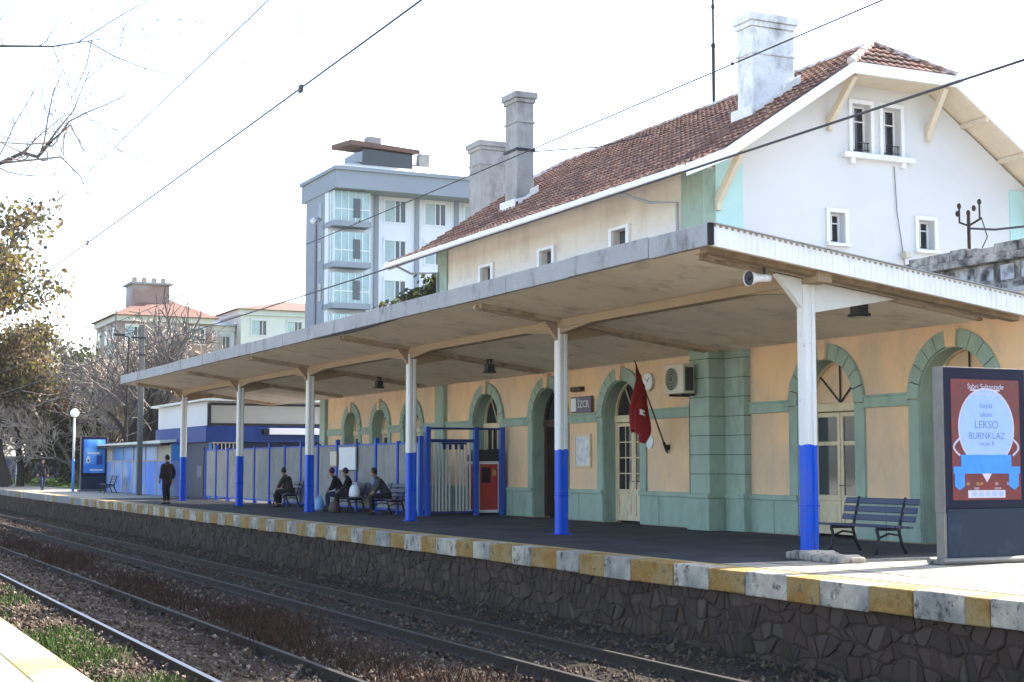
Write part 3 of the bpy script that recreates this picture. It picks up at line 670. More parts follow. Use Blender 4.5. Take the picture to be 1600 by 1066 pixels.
# upper storey
XL, XR = -44.5, -29.0; YB = 29.0
mb1 = MB(); mb1.box(XL, XR, YW + .02, YW + .40, 4.36, 8.25)
ct = MB(); UW = [-40.85, -36.9, -32.85]
for x in UW: ct.box(x - .36, x + .36, YW - .3, YW + .30, 6.55, 7.32)
uw = cut(mb1, ct, 'upper_wall', M['cream_render'], st)
b = MB()
xs = [XL + .75] + [v for x in UW for v in (x - .62, x + .62)] + [XR - .95]
for i in range(0, len(xs), 2): b.box(xs[i], xs[i + 1], YW - .012, YW + .03, 5.4, 7.12)
b.build('render_panel', M['grey_render'], st)
for x in UW:
    f = MB(); 
    for s in (-1, 1): f.box(x + s * .44 - .075, x + s * .44 + .075, YW - .06, YW + .05, 6.42, 7.40)
    f.box(x - .365, x + .365, YW - .06, YW + .05, 7.322, 7.40); f.box(x - .58, x + .58, YW - .10, YW + .05, 6.30, 6.418)
    f.box(x - .02, x + .02, YW + .16, YW + .20, 6.55, 7.32)
    o = f.build('window', M['white_paint'], st, bevel=.005); p = MB(); p.box(x - .36, x + .36, YW + .20, YW + .22, 6.55, 7.32); p.build('pane', M['pane'], o)
# corner pilaster strips of the upper storey
for q, m_ in (((XR - .9, XR + .03, YW - .04, YW + .3, 4.5, 8.2), 'green'), ((XL - .03, XL + .7, YW - .04, YW + .3, 4.5, 8.2), 'green'), ((XR - .02, XR + .035, YW + .301, YW + 1.05, 4.5, 8.4), 'green_lit'), ((XR - .02, XR + .035, YB - 1.0, YB, 4.5, 8.4), 'green_lit')):
    b = MB(); b.box(*q); b.build('corner_strip', M[m_], st)
# gable walls
ROOF = [(17.72, 7.98), (18.75, 8.42), (22.35, 10.80), (23.90, 11.74)]
def gable_poly(x): return [(x, YW + .41, 4.46), (x, YB, 4.46), (x, YB, 8.2), (x, 25.45, 10.62), (x, 22.35, 10.62), (x, YW + .41, 8.35)]
gb = MB(); gb.prism(gable_poly(XR - .4), (.4, 0, 0))
ct = MB()
GW = [(23.05, 23.60, 8.98, 10.15), (23.98, 24.53, 8.98, 10.15), (22.33, 22.78, 6.72, 7.44), (25.02, 25.52, 6.72, 7.44)]
for y0, y1, z0, z1 in GW: ct.box(XR - .28, XR + .5, y0, y1, z0, z1)
cut(gb, ct, 'gable_wall', M['white_render'], st)
gb = MB(); gb.prism(gable_poly(XL), (.4, 0, 0)); gb.build('gable_wall', M['white_render'], st)
b = MB(); b.box(XL + .41, XR - .41, YB - .4, YB, 4.46, 8.3); b.build('rear_wall', M['white_render'], st)
def gable_window(y0, y1, z0, z1, grille=True):
    f = MB(); x = XR; t = .10
    f.box(x - .02, x + .05, y0 - t, y0 - .001, z0 - .02, z1 + t); f.box(x - .02, x + .05, y1 + .001, y1 + t, z0 - .02, z1 + t); f.box(x - .02, x + .05, y0, y1, z1 + .001, z1 + t)
    xi = x - .22
    for a in (y0, y1 - .05): f.box(xi - .02, xi + .03, a, a + .05, z0, z1)
    f.box(xi - .02, xi + .03, y0 + .051, y1 - .051, z1 - .05, z1); f.box(xi - .02, xi + .03, y0 + .051, y1 - .051, z0, z0 + .05)
    f.box(xi - .015, xi + .028, y0 + .051, y1 - .051, z0 + (z1 - z0) * .66, z0 + (z1 - z0) * .66 + .03)
    # casement standing open against the reveal
    f.box(xi + .04, xi + .26, y0 + .03, y0 + .05, z0 + .04, z1 - .06)
    o = f.build('window', M['white_paint'], st, bevel=.004)
    p = MB(); p.box(xi - .012, xi - .004, y0 + .05, y1 - .05, z0 + .05, z1 - .05); p.build('pane', M['pane_dark'], o)
    if grille:
        q = MB(); xg = x - .04
        for k in range(6): yy = y0 + .05 + k * (y1 - y0 - .1) / 5; q.tube([(xg, yy, z0 + .02), (xg, yy, z0 + .24)], .008, 5)
        q.tube([(xg, y0, z0 + .24), (xg, y1, z0 + .24)], .012, 5); q.tube([(xg, y0, z0 + .06), (xg, y1, z0 + .06)], .010, 5)
        q.build('balustrade', M['iron'], o)
gable_window(*GW[0]); gable_window(*GW[1]); gable_window(*GW[2], grille=False); gable_window(*GW[3], grille=False)
b = MB(); b.box(XR - .02, XR + .16, 22.72, 24.86, 8.80, 8.93); b.box(XR - .02, XR + .10, 22.95, 23.08, 8.66, 8.805); b.box(XR - .02, XR + .10, 24.5, 24.63, 8.66, 8.805); b.build('window_sill', M['white_paint'], st, bevel=.01)
for y0, y1, z0, z1 in GW[2:]: b = MB(); b.box(XR - .02, XR + .12, y0 - .12, y1 + .12, z0 - .10, z0 - .021); b.build('window_sill', M['white_paint'], st, bevel=.01)
b = MB(); b.tube([(XR + .03, 24.30, 8.7), (XR + .03, 24.36, 7.6), (XR + .03, 24.55, 6.4), (XR + .03, 24.6, 5.2)], .012, 5); b.build('cable', M['kerb_stone'], st)
b = MB(); b.box(XR + .001, XR + .22, 24.45, 24.62, 6.45, 6.6); b.build('junction_box', M['plastic_cream'], st, bevel=.01)

# roof
rf = MB(); rf.attr = []
def tile_slope(prof, x0f, x1f, flip=False, tw=.22, course=.33, axis='x', seed=0):
    """real corrugated courses over a polyline section; x range may depend on the section"""
    pts = [Vector((0, y, z)) for y, z in prof]; seg = []
    L_ = 0
    for a, c in zip(pts, pts[1:]): seg.append((L_, L_ + (c - a).length, a, c)); L_ += (c - a).length
    def at(s):
        for s0, s1, a, c in seg:
            if s <= s1 + 1e-6: return a + (c - a) * ((s - s0) / (s1 - s0)), (c - a).normalized()
        return pts[-1], (pts[-1] - pts[-2]).normalized()
    n = int(L_ / course + .5); rr = random.Random(seed)
    for k in range(n):
        s0, s1 = L_ * k / n, min(L_, L_ * (k + 1) / n + .03)
        pa, da = at(s0); pb, db = at(s1); nrm = Vector((0, -da.z, da.y))
        if nrm.z < 0: nrm = -nrm
        xa, xb = x0f(pa.y, pa.z), x1f(pa.y, pa.z)
        i0, i1 = math.ceil(xa / tw - 1e-6), math.floor(xb / tw + 1e-6)
        for i in range(i0, i1):
            jig = rr.uniform(-.008, .012); tid = rr.random() * 1000
            sub = 5; row0 = []; row1 = []
            for q in range(sub + 1):
                xx = (i + q / sub) * tw; w = abs(math.sin(math.pi * q / sub)) * .045
                row0.append(Vector((xx, pa.y, pa.z)) + nrm * (.055 + w + jig)); row1.append(Vector((xx, pb.y, pb.z)) + nrm * (.015 + w * .9))
            base = len(rf.v)
            conv = (lambda v: (v.x, v.y, v.z)) if axis == 'x' else axis
            rf.v += [conv(v) for v in row0] + [conv(v) for v in row1]
            for q in range(sub): rf.f.append((base + q, base + q + 1, base + sub + 2 + q, base + sub + 1 + q)); rf.m.append(0); rf.attr.append(tid)
            lo = len(rf.v); rf.v += [conv(v - nrm * .045) for v in row0]
            for q in range(sub): rf.f.append((base + q, base + q + 1, lo + q + 1, lo + q)); rf.m.append(0); rf.attr.append(tid)
XE, XF = -28.02, -46.25; AP, AQ = -29.25, -45.1
def lim(e, a): return lambda y, z: e + (a - e) * max(0, (z - 10.80) / .94)
tile_slope(ROOF, lim(XF, AQ), lim(XE, AP), seed=1)
BACK = [(2 * 23.9 - y, z) for y, z in ROOF]
tile_slope(BACK, lim(XF, AQ), lim(XE, AP), seed=2)
# hips: section runs along X, courses along Y
def hip(xe, xa, seed):
    sgn = 1 if xe > xa else -1
    prof = [(0.0, 10.80), (abs(xe - xa), 11.74)]
    conv = lambda v: (xe - sgn * v.y, v.x + 23.9, v.z)
    tile_slope(prof, lambda y, z: -1.62 * (1 - (z - 10.80) / .94), lambda y, z: 1.62 * (1 - (z - 10.80) / .94), axis=conv, seed=seed)
hip(XE, AP, 3); hip(XF, AQ, 4)
roof = rf.build('roof', M['roof_tile'], st, recalc=False)
rd = MB()
def caps(a, b_, n):
    a, b_ = Vector(a), Vector(b_); 
    for i in range(n):
        p = a + (b_ - a) * (i / n); q = a + (b_ - a) * ((i + 1.12) / n); rd.tube([p, q], [.115, .095], 8)
caps((AQ, 23.9, 11.76), (AP, 23.9, 11.76), 46); caps((XE, 22.3, 10.86), (AP, 23.9, 11.78), 6); caps((XE, 25.5, 10.86), (AP, 23.9, 11.78), 6); caps((XF, 22.3, 10.86), (AQ, 23.9, 11.78), 6)
rd.build('ridge_tile', M['ridge'], roof, smooth=False)
# deck / soffit boards under the tiles
dk = MB()
for prof in (ROOF, BACK):
    for (ya, za), (yb, zb) in zip(prof[:2], prof[1:3]):
        dk.prism([(XF + .05, ya, za - .02), (XF + .05, yb, zb - .02), (XF + .05, yb, zb - .14), (XF + .05, ya, za - .14)], (XE - XF - .1, 0, 0))
dk.prism([(XE - .05, 22.36, 10.76), (XE - .05, 25.44, 10.76), (AP, 23.9, 11.70)], (0, 0, -.10)); dk.prism([(XF + .05, 22.36, 10.76), (XF + .05, 25.44, 10.76), (AQ, 23.9, 11.70)], (0, 0, -.10))
dk.box(XR - .02, XE - .06, 22.36, 25.44, 10.60, 10.655)
sfo = dk.build('eaves_soffit', M['soffit_wood'], roof)
for q in (18.9, 20.1, 21.3, 26.5, 27.7, 28.9):
    yy = q; zz = 8.42 + (abs(23.9 - 18.75) - abs(23.9 - yy)) * .661 - .19
    jb = MB(); jb.box(XR + .0, XE - .08, yy - .05, yy + .05, zz - .06, zz + .06); jb.build('rafter', M['soffit_wood'], sfo)
for x in (XE, XF - .06):
    fb = MB()
    for prof in (ROOF, BACK):
        for (ya, za), (yb, zb) in zip(prof[:2], prof[1:3]):
            fb.prism([(x, ya, za + .05), (x, yb, zb + .05), (x, yb, zb - .22), (x, ya, za - .22)], (.06, 0, 0))
    fb.box(x, x + .06, 22.36, 25.44, 10.58, 10.85); fb.build('fascia_board', M['fascia_white'], roof)
for ys in (17.66, 2 * 23.9 - 17.66):
    gt = MB()
    gt.tube([(XF, ys, 7.93), (XE, ys, 7.93)], .085, 8); 
    x = XF
    while x < XE: gt.tube([(x, ys, 7.93), (x + .07, ys, 7.93)], .098, 8); x += 1.5
    gt.build('gutter', M['fascia_white'], roof)
for (yw, zw, yr, zr) in ((22.35, 9.62, 22.5, 10.60), (25.35, 9.62, 25.25, 10.60), (19.15, 7.45, 19.35, 8.62), (28.6, 7.45, 28.4, 8.62)):
    bk = MB(); bk.bar((XR + .06, yw, zw), (XE - .15, yr, zr), .14, .16); bk.bar((XR + .05, yw, zw - .22), (XR + .05, yw, zw + .12), .15, .12, up=(0, 1, 0)); bk.build('eaves_bracket', M['soffit_wood'], st, bevel=.01)

# chimneys
def chimney(x0, x1, y0, y1, z0, z1, m, band=None, cap=.10, flash=True, taper=0):
    b = MB(); b.box(x0, x1, y0, y1, z0, z1 - .33)
    if band: b.box(x0 - .035, x1 + .035, y0 - .035, y1 + .035, band, band + .07)
    b.box(x0 - cap * .5, x1 + cap * .5, y0 - cap * .5, y1 + cap * .5, z1 - .327, z1 - .20); b.box(x0 - cap, x1 + cap, y0 - cap, y1 + cap, z1 - .197, z1)
    o = b.build('chimney', m, roof, bevel=.015)
    if flash:
        f = MB(); rr = random.Random(4)
        def zr(y): return 8.42 + (y - 18.75) * .661 if y < 22.35 else 10.80 + (y - 22.35) * .606
        N = 9
        for x in (x0 - .05, x1 + .07):
            for i in range(N):
                ya, yb = y0 - .1 + (y1 - y0 + .2) * i / N, y0 - .1 + (y1 - y0 + .2) * (i + 1) / N; hh = rr.uniform(.16, .30)
                f.prism([(x - .05, ya, zr(ya)), (x - .05, yb, zr(yb)), (x - .05, yb, zr(yb) + hh), (x - .05, ya, zr(ya) + hh)], (.10, 0, 0))
        f.box(x0 - .1, x1 + .12, y0 - .14, y0 - .02, zr(y0) - .05, zr(y0) + .24)
        f.build('flashing', M['mortar'], o)
    return o
chimney(-30.55, -29.9, 20.82, 22.05, 8.9, 12.36, M['chim_white'], 11.35)
chimney(-42.35, -41.5, 20.12, 20.70, 8.6, 12.95, M['chim_grey'], 11.98)
chimney(-49.0, -48.0, 21.85, 23.05, 4.4, 12.85, M['chim_grey'], 12.0, flash=False)
b = MB(); b.box(-42.39, -41.46, 20.08, 20.74, 11.10, 11.18); b.build('strap', M['iron'], roof)
b = MB(); b.tube([(-41.45, 20.72, 11.1), (-39.5, 21.9, 10.98), (-37.6, 22.9, 11.15)], .02, 5); b.build('stay_wire', M['wire'], roof)
# wall drain pipe, cables
b = MB(); b.tube([(-29.5, 18.70, 0), (-29.5, 18.70, 2.8), (-29.3, 18.6, 3.0)], .03, 7); b.build('drain_pipe', M['iron'], st)
b = MB(); b.tube([(-45.6, 17.75, 7.85), (-45.4, 18.2, 7.6), (-44.45, 18.72, 7.55), (-44.4, 18.72, 4.8)], .04, 7); b.build('drain_pipe', M['concrete'], st); b = MB(); b.tube([(-31.0, 17.72, 7.86), (-30.6, 18.3, 7.62), (-29.98, 18.70, 7.55), (-29.98, 18.70, 4.8)], .04, 7)
b.build('drain_pipe', M['concrete'], st)
# parapet over the low wing
pp = MB(); rr = random.Random(2)
pp.box(-28.95, -19.1, 19.85, 20.25, 4.46, 4.72); pp.box(-28.95, -19.1, 19.95, 20.2, 4.72, 5.12); pp.box(-28.95, -19.1, 19.78, 20.3, 5.12, 5.26)
x = -28.9
while x < -19.2:
    w = rr.uniform(.3, .6); pp.box(x, min(x + w, -19.1), 19.82 + rr.uniform(-.03, .05), 20.25, 5.262, 5.40 + rr.uniform(-.06, .08)); x += w + .004
po = pp.build('parapet', M['weathered'], st, bevel=.02)
x = -28.7
while x < -19.3: q = MB(); q.box(x, x + .34, 19.93, 19.96, 4.78, 5.06); q.build('recess', M['recess_dark'], po); x += .52

# ------------------------------------------------------------------ canopy
CX0, CX1 = -62.3, -18.90; YF, YK = 12.35, 18.62
def zc(y): return 4.72 - (y - YF) * .128                # soffit height
can = empty('platform_canopy', (-40, 14.5, 0), 'long sloping concrete platform canopy on six white and blue columns', 'canopy')
b = MB(); n = 24; s_ = []
b.prism([(CX0, YF + .08, zc(YF + .08)), (CX0, YK, zc(YK)), (CX0, YK, zc(YK) + .24), (CX0, YF + .08, zc(YF + .08) + .24)], (CX1 - CX0 - .05, 0, 0))
slab = b.build('roof_slab', M['slab'], can)
b = MB(); b.prism([(CX0, YF, zc(YF) + .241 + .02), (CX0, YK, zc(YK) + .245), (CX0, YK, zc(YK) + .275), (CX0, YF, zc(YF) + .30)], (CX1 - CX0, 0, 0)); b.build('roof_felt', M['roof_felt'], can)
b = MB(); rr = random.Random(6); x = CX0; xs = [CX0]
while x < CX1 - 2.2: x += rr.uniform(1.8, 3.6); xs.append(min(x, CX1))
if xs[-1] < CX1: xs.append(CX1)
for a, c in zip(xs, xs[1:]):
    dz = rr.uniform(-.012, .012); b.box(a + .003, c - .003, YF - .03 + rr.uniform(-.012, .012), YF + .078, zc(YF) - .03 + dz, zc(YF) + .31 + dz)
b.build('fascia', M['concrete'], can, bevel=.01)
b = MB(); b.prism([(-37.6, YF - .02, zc(YF) - .055), (-34.6, YF - .02, zc(YF) - .10), (-31.6, YF - .02, zc(YF) - .035), (-34.6, YF - .02, zc(YF) - .03)], (0, .05, 0)); b.build('flashing_shadow_gap', M['black'], can)  # black wedge standing in for the shadow gap under detached flashing
# corrugated white end fascia
b = MB(); N = 116; top = []; 
for i in range(N):
    ya, yb = YF + .06 + (YK - YF - .06) * i / N, YF + .06 + (YK - YF - .06) * (i + 1) / N; xo = CX1 + (.006 if i % 2 else .0)
    b.prism([(CX1 - .05, ya, zc(ya) - .03), (CX1 - .05, yb, zc(yb) - .03), (CX1 - .05, yb, zc(yb) + .30), (CX1 - .05, ya, zc(ya) + .30)], (xo - CX1 + .05, 0, 0))
b.build('end_fascia', M['fascia_white'], can)
b = MB(); b.prism([(CX1 - .06, YF - .02, zc(YF) + .302), (CX1 - .06, YK, zc(YK) + .302), (CX1 - .06, YK, zc(YK) + .318), (CX1 - .06, YF - .02, zc(YF) + .318)], (.12, 0, 0)); b.build('coping', M['concrete'], can)
b = MB(); b.box(CX1 - .02, CX1 + .03, YF - .03, YF + .06, zc(YF) - .03, zc(YF) + .30); b.build('fascia_gap', M['black'], can)
b = MB(); b.prism([(CX1 - .42, YF + .1, zc(YF + .1) - .001), (CX1 - .42, YK, zc(YK) - .001), (CX1 - .42, YK, zc(YK) - .09), (CX1 - .42, YF + .1, zc(YF + .1) - .09)], (.20, 0, 0)); b.build('edge_beam', M['rustedge'], can)
# beams
COLX = [-19.55, -27.95, -36.30, -44.60, -52.45, -60.80]; YCOL = 14.57
for cx in COLX:
    b = MB()
    for s in (-.16, .16):
        b.prism([(cx + s - .05, YF + .3, zc(YF + .3) - .001), (cx + s - .05, YK - .3, zc(YK - .3) - .001), (cx + s - .05, YK - .3, zc(YK - .3) - .09), (cx + s - .05, YF + .3, zc(YF + .3) - .09)], (.10, 0, 0))
    b.build('cross_beam', M['beam'], can)
b = MB()
b.prism([(COLX[-1] - 1.2, YCOL - .13, zc(YCOL) - .0), (COLX[0] + .5, YCOL - .13, zc(YCOL) - .0), (COLX[0] + .5, YCOL - .13, zc(YCOL) - .17), (COLX[-1] - 1.2, YCOL - .13, zc(YCOL) - .17)], (0, .26, 0))
lb = b.build('long_beam', M['beam_warm'], can)
for cx in COLX:
    hb = MB()
    for s in ((-1,) if cx > -20 else (-1, 1)): hb.prism([(cx, YCOL - .09, zc(YCOL) - .169), (cx + s * 1.5, YCOL - .09, zc(YCOL) - .169), (cx, YCOL - .09, zc(YCOL) - .30)], (0, .18, 0))
    hb.build('haunch', M['beam_warm'], lb)
def column(cx):
    y = YCOL; w = .115; b = MB()
    for (z0, z1, mi) in ((0, zc(y) - .17, 0),):
        c = .03; pts = [(-w, -w + c), (-w + c, -w), (w - c, -w), (w, -w + c), (w, -.03), (w - .018, -.02), (w - .018, .02), (w, .03), (w, w - c), (w - c, w), (-w + c, w), (-w, w - c)]
        b.prism([(cx + p, y + q, z0) for p, q in pts], (0, 0, z1 - z0), mi)
    co = b.build('column', M['column'], can)
    k = MB()
    for yo, hh in ((1.75, .50) if cx > -20 else (1.2, .34), (-.60, .46) if cx > -20 else (-.42, .36)):
        ye = y + yo; ys = y + (w if yo > 0 else -w)
        k.prism([(cx - .07, ys, zc(ys) - .092), (cx - .07, ye, zc(ye) - .092), (cx - .07, ys, zc(ys) - .092 - hh)], (.14, 0, 0))
    k.build('bracket', M['col_white' if cx > -20 else 'beam_warm'], co, bevel=.008)
    k = MB(); k.box(cx - .118, cx + .118, y - .118, y + .118, .78, .80, 0); k.build('collar', M['col_blue'], co); k = MB(); k.box(cx - .16, cx + .16, y - .16, y + .16, 0, .02); k.build('base_plate', M['col_blue'], co)
for cx in COLX: column(cx)
# concrete footing by the first column
b = MB(); rr = random.Random(9)
def rough_block(b, x0, x1, y0, y1, z0, z1, n=6, j=.02):
    for i in range(n):
        a, c = x0 + (x1 - x0) * i / n, x0 + (x1 - x0) * (i + 1) / n
        b.box(a, c - .002, y0 + rr.uniform(-j, j), y1 + rr.uniform(-j, j), z0, z1 + rr.uniform(-j, j))
rough_block(b, -19.20, -18.55, 13.85, 14.4, 0.0, .13); 
b.build('concrete_block', M['kerb_white'], None, bevel=.03)
bpy.data.objects['concrete_block']; tag(bpy.data.objects['concrete_block'], 'broken whitewashed concrete block on the platform at the foot of the nearest column', 'block', 'concrete blocks')
b = MB(); rough_block(b, -18.55, -17.75, 13.75, 14.25, 0.0, .10, 7, .025)
tag(b.build('concrete_block', M['kerb_white'], None, bevel=.03), 'mossy low concrete block lying between the nearest column and the red advert panel', 'block', 'concrete blocks')

# ------------------------------------------------------------------ things under the canopy
def floodlight(x, y, label):
    z = zc(y); t = empty('floodlight', (x, y, z), label, 'lamp', 'floodlights under the canopy')
    b = MB(); b.box(x - .10, x + .10, y - .06, y + .06, z - .03, z); b.box(x - .11, x - .09, y - .02, y + .02, z - .16, z - .03); b.box(x + .09, x + .11, y - .02, y + .02, z - .16, z - .03); b.build('bracket', M['iron'], t)
    b = MB(); b.prism([(x - .13, y - .12, z - .30), (x + .13, y - .12, z - .30), (x + .16, y - .14, z - .36), (x - .16, y - .14, z - .36)], (0, .26, .0)); b.box(x - .12, x + .12, y - .10, y + .10, z - .30, z - .13); b.build('housing', M['iron'], t, bevel=.01)
    b = MB(); b.box(x - .12, x + .12, y - .10, y + .10, z - .366, z - .361); b.build('lens', M['pane'], t)
floodlight(-20.15, 16.1, 'dark floodlight hanging from the canopy above the bench and red advert panel')
floodlight(-35.9, 16.6, 'dark floodlight hanging from the canopy soffit between the second and third columns')
floodlight(-44.3, 16.7, 'small dark floodlight under the canopy between the third and fourth columns')
# horn loudspeaker
t = empty('horn_speaker', (-19.55, 13.15, zc(13.15)), 'white horn loudspeaker under the canopy beside the nearest column head', 'loudspeaker')
b = MB(); p0 = Vector((-19.30, 13.55, 4.30)); dr = Vector((.12, -1, -.08)).normalized()
b.tube([p0, p0 + dr * .12, p0 + dr * .22, p0 + dr * .27], [.055, .07, .105, .125], 18, caps=False); b.tube([p0 - dr * .16, p0], [.06, .06], 14); b.build('horn', M['white_paint'], t, smooth=True)
b = MB(); b.tube([p0 + dr * .245, p0 + dr * .25], [.112, .112], 18); b.tube([p0 + dr * .2, p0 + dr * .28], [.04, .025], 12); b.build('throat', M['iron'], t)
b = MB(); b.bar(p0 + Vector((0, .05, .04)), p0 + Vector((0, .05, .30)), .04, .03); b.build('bracket', M['iron'], t)
# air conditioner
AX0, AX1, AY0, AY1, AZ0, AZ1 = -29.20, -28.42, 17.84, 18.14, 3.00, 3.66; acx, acz = -28.90, 3.33
t = empty('air_conditioner', (-28.8, 18.0, 2.95), 'cream air conditioner outdoor unit hung in front of the green pilaster', 'air conditioner')
b = MB(); b.box(AX0, AX1, AY0, AY1, AZ0, AZ1); b.build('casing', M['plastic_cream'], t, bevel=.02)
b = MB()
for k in range(24):
    a0, a1 = 2 * math.pi * k / 24, 2 * math.pi * (k + 1) / 24
    b.face([(acx, AY0 - .008, acz), (acx + .25 * math.cos(a0), AY0 - .008, acz + .25 * math.sin(a0)), (acx + .25 * math.cos(a1), AY0 - .008, acz + .25 * math.sin(a1))])
gr = b.build('fan_grille', M['grill'], t, recalc=False)
for rr_ in (.08, .14, .20, .25): b = MB(); b.tube([(acx + rr_ * math.cos(a * .2618), AY0 - .018, acz + rr_ * math.sin(a * .2618)) for a in range(25)], .005, 4); b.build('grille_ring', M['plastic_cream'], gr)
for x in (-29.05, -28.55): b = MB(); b.box(x - .02, x + .02, AY0 + .03, 18.80 if x < -28.8 else 18.215, AZ0 - .05, AZ0 - .003); b.build('bracket', M['iron'], t)
b = MB(); b.box(AX1 - .005, AX1 + .012, AY0 + .05, AY1 - .04, AZ0 + .06, AZ1 - .08); b.build('side_vent', M['grill'], t)
# clock
t = empty('wall_clock', (-31.45, YW - .05, 3.42), 'round white wall clock between the flag and the air conditioner', 'clock')
b = MB(); b.tube([(-31.45, YW - .002, 3.42), (-31.45, YW - .07, 3.42)], .21, 22); b.build('clock_face', M['paper'], t)
b = MB(); b.tube([(-31.45 + .215 * math.cos(a * .2618), YW - .06, 3.42 + .215 * math.sin(a * .2618)) for a in range(25)], .02, 5); b.build('rim', M['plastic_cream'], t)
b = MB(); b.bar((-31.45, YW - .076, 3.42), (-31.38, YW - .076, 3.52), .014, .006); b.bar((-31.45, YW - .078, 3.42), (-31.56, YW - .078, 3.50), .010, .006); b.build('hand', M['iron'], t)
# flag on a slanting pole
t = empty('flag', (-30.62, 18.74, 1.75), 'furled red flag with white marks on a slanting wooden pole by the cream door', 'flag')
pa, pb = Vector((-30.60, 18.76, 1.70)), Vector((-30.30, 17.72, 3.80)); dirp = pb - pa
b = MB(); b.tube([pa, pb + dirp * .02], [.022, .016], 7); b.build('pole', M['wood_pole'], t); b = MB(); b.tube([pa + dirp * .02, pa + dirp * .12], .035, 7); b.box(-30.64, -30.54, 18.72, YW, 1.78, 1.9); b.build('socket', M['iron'], t)
b = MB(); NU, NV = 26, 26; vs = []
for v in range(NV + 1):
    for u in range(NU + 1):
        s_, d = u / NU, v / NV
        hoist = pa + dirp * (.99 - .34 * s_)
        low = Vector((-30.46 + .52 * s_, 17.66 + .10 * s_, 2.16 - .16 * s_ + .12 * math.sin(s_ * 4.0)))
        k = d ** .80; p = hoist * (1 - k) + low * k; am = .025 + .085 * math.sin(math.pi * min(1, d * 1.1) * .62)
        ph = s_ * 19 + 1.5 * math.sin(d * 3.2); p.y += am * math.sin(ph); p.x += am * .45 * math.cos(ph * .9 + .6) + .03 * math.sin(d * 7 + s_ * 3)
        vs.append(p)
fs = [(v * (NU + 1) + u, v * (NU + 1) + u + 1, (v + 1) * (NU + 1) + u + 1, (v + 1) * (NU + 1) + u) for v in range(NV) for u in range(NU)]
b.add(vs, fs, 0)
for i, f in enumerate(fs):
    u, v = i % NU, i // NU
    if math.hypot((u - 17) / 2.4, (v - 13) / 2.0) < 1 and math.hypot((u - 17.9) / 1.9, (v - 13) / 1.6) > 1: b.m[i] = 1
fo = b.build('cloth', [M['flag_red'], M['cloth_white']], t, smooth=True)
sm = fo.modifiers.new('thick', 'SOLIDIFY'); sm.thickness = .006
# station sign plate and notice boards
t = empty('wall_sign', (-34.85, YW - .03, 2.92), 'violet sign plate with white letters above the framed notice', 'sign')
b = MB(); b.box(-35.32, -34.22, YW - .11, YW - .056, 2.78, 3.20); b.build('plate', M['sign_violet'], t); b = MB(); b.box(-35.30, -35.02, YW - .114, YW - .1105, 2.82, 3.16); b.build('emblem_panel', M['paper'], t)
text('İZCR', 'lettering', .26, (-34.62, YW - .116, 2.99), ROT_FACE_NY, M['paper'], t)
b = MB(); b.box(-35.3, -34.75, YW - .14, YW - .002, 3.34, 3.46); tag(b.build('wall_bracket', M['wood_dark']), 'dark bracket stub on the peach wall above the violet sign', 'bracket')
t = empty('notice_board', (-34.8, YW - .03, 1.5), 'framed printed notice on the peach wall between two arched doors', 'notice board', 'notice boards')
b = MB(); b.box(-35.18, -34.42, YW - .03, YW - .001, 1.42, 2.16); b.build('sheet', M['paper_grey'], t)
b = MB()
for q in ((-35.24, -35.18, 1.36, 2.22), (-34.42, -34.36, 1.36, 2.22), (-35.18, -34.42, 1.36, 1.42), (-35.18, -34.42, 2.16, 2.22)): b.box(q[0], q[1], YW - .05, YW - .001, q[2], q[3])
b.build('frame', M['cream'], t)
# things hung on the cream door
t = empty('banner', (-32.2, YW + .28, 1.1), 'narrow blue and white banner hanging on the right leaf of the cream door', 'banner')
b = MB(); b.box(-32.36, -32.06, YW + .255, YW + .285, 1.12, 2.22); b.build('cloth', M['ad_blue'], t); b = MB(); b.ball((-32.21, YW + .25, 1.55), .13, sq=(.9, .1, 1.5)); b.ball((-32.21, YW + .25, 1.95), .10, sq=(1, .1, 1.4)); b.build('emblem', M['paper'], t)
b = MB(); b.box(-32.36, -32.04, YW + .235, YW + .265, .86, 1.09); tag(b.build('poster', M['poster_gold']), 'small orange and cream poster under the blue banner on the cream door', 'poster')
t = empty('round_sign', (-31.62, YW - .03, 2.02), 'small round white sign on the wall right of the flag', 'sign')
b = MB(); b.tube([(-31.45, YW - .002, 1.98), (-31.45, YW - .03, 1.98)], .17, 18); b.build('disc', M['paper'], t)
# red cabinet
t = empty('vending_cabinet', (-39.95, 18.25, 0), 'red cabinet with white edges standing in the gated arch', 'cabinet')
CA, CB, CC, CD = -40.30, -39.56, 17.95, 18.60
b = MB(); b.box(CA, CB, CC, CD, .14, 1.46); b.build('body', M['red_paint'], t, bevel=.02)
b = MB()
for x in (CA, CB):
    for y in (CC, CD): b.box(x - .035, x + .035, y - .035, y + .035, .08, 1.50)
b.box(CA - .035, CB + .035, CC - .035, CD + .035, 1.45, 1.53); b.box(CA - .035, CB + .035, CC - .035, CD + .035, .07, .15); b.build('frame', M['white_paint'], t)
b = MB(); b.box(CB - .005, CB + .012, CC + .10, CC + .38, .92, 1.36); b.build('window', M['coat_brown'], t); b = MB(); b.box(CB - .005, CB + .02, CC + .44, CC + .54, 1.12, 1.28); b.build('coin_slot', M['poster_gold'], t)
b = MB(); b.box(CA + .03, CB - .03, CC + .03, CD - .03, 0, .10); b.build('plinth', M['iron'], t)
b = MB(); b.box(CA - .02, CB + .02, CC - .02, CD + .02, 1.531, 1.72); b.box(CA + .05, CB - .05, CC + .05, CD - .05, 1.72, 1.86); b.build('top_box', M['grill'], t, bevel=.01)

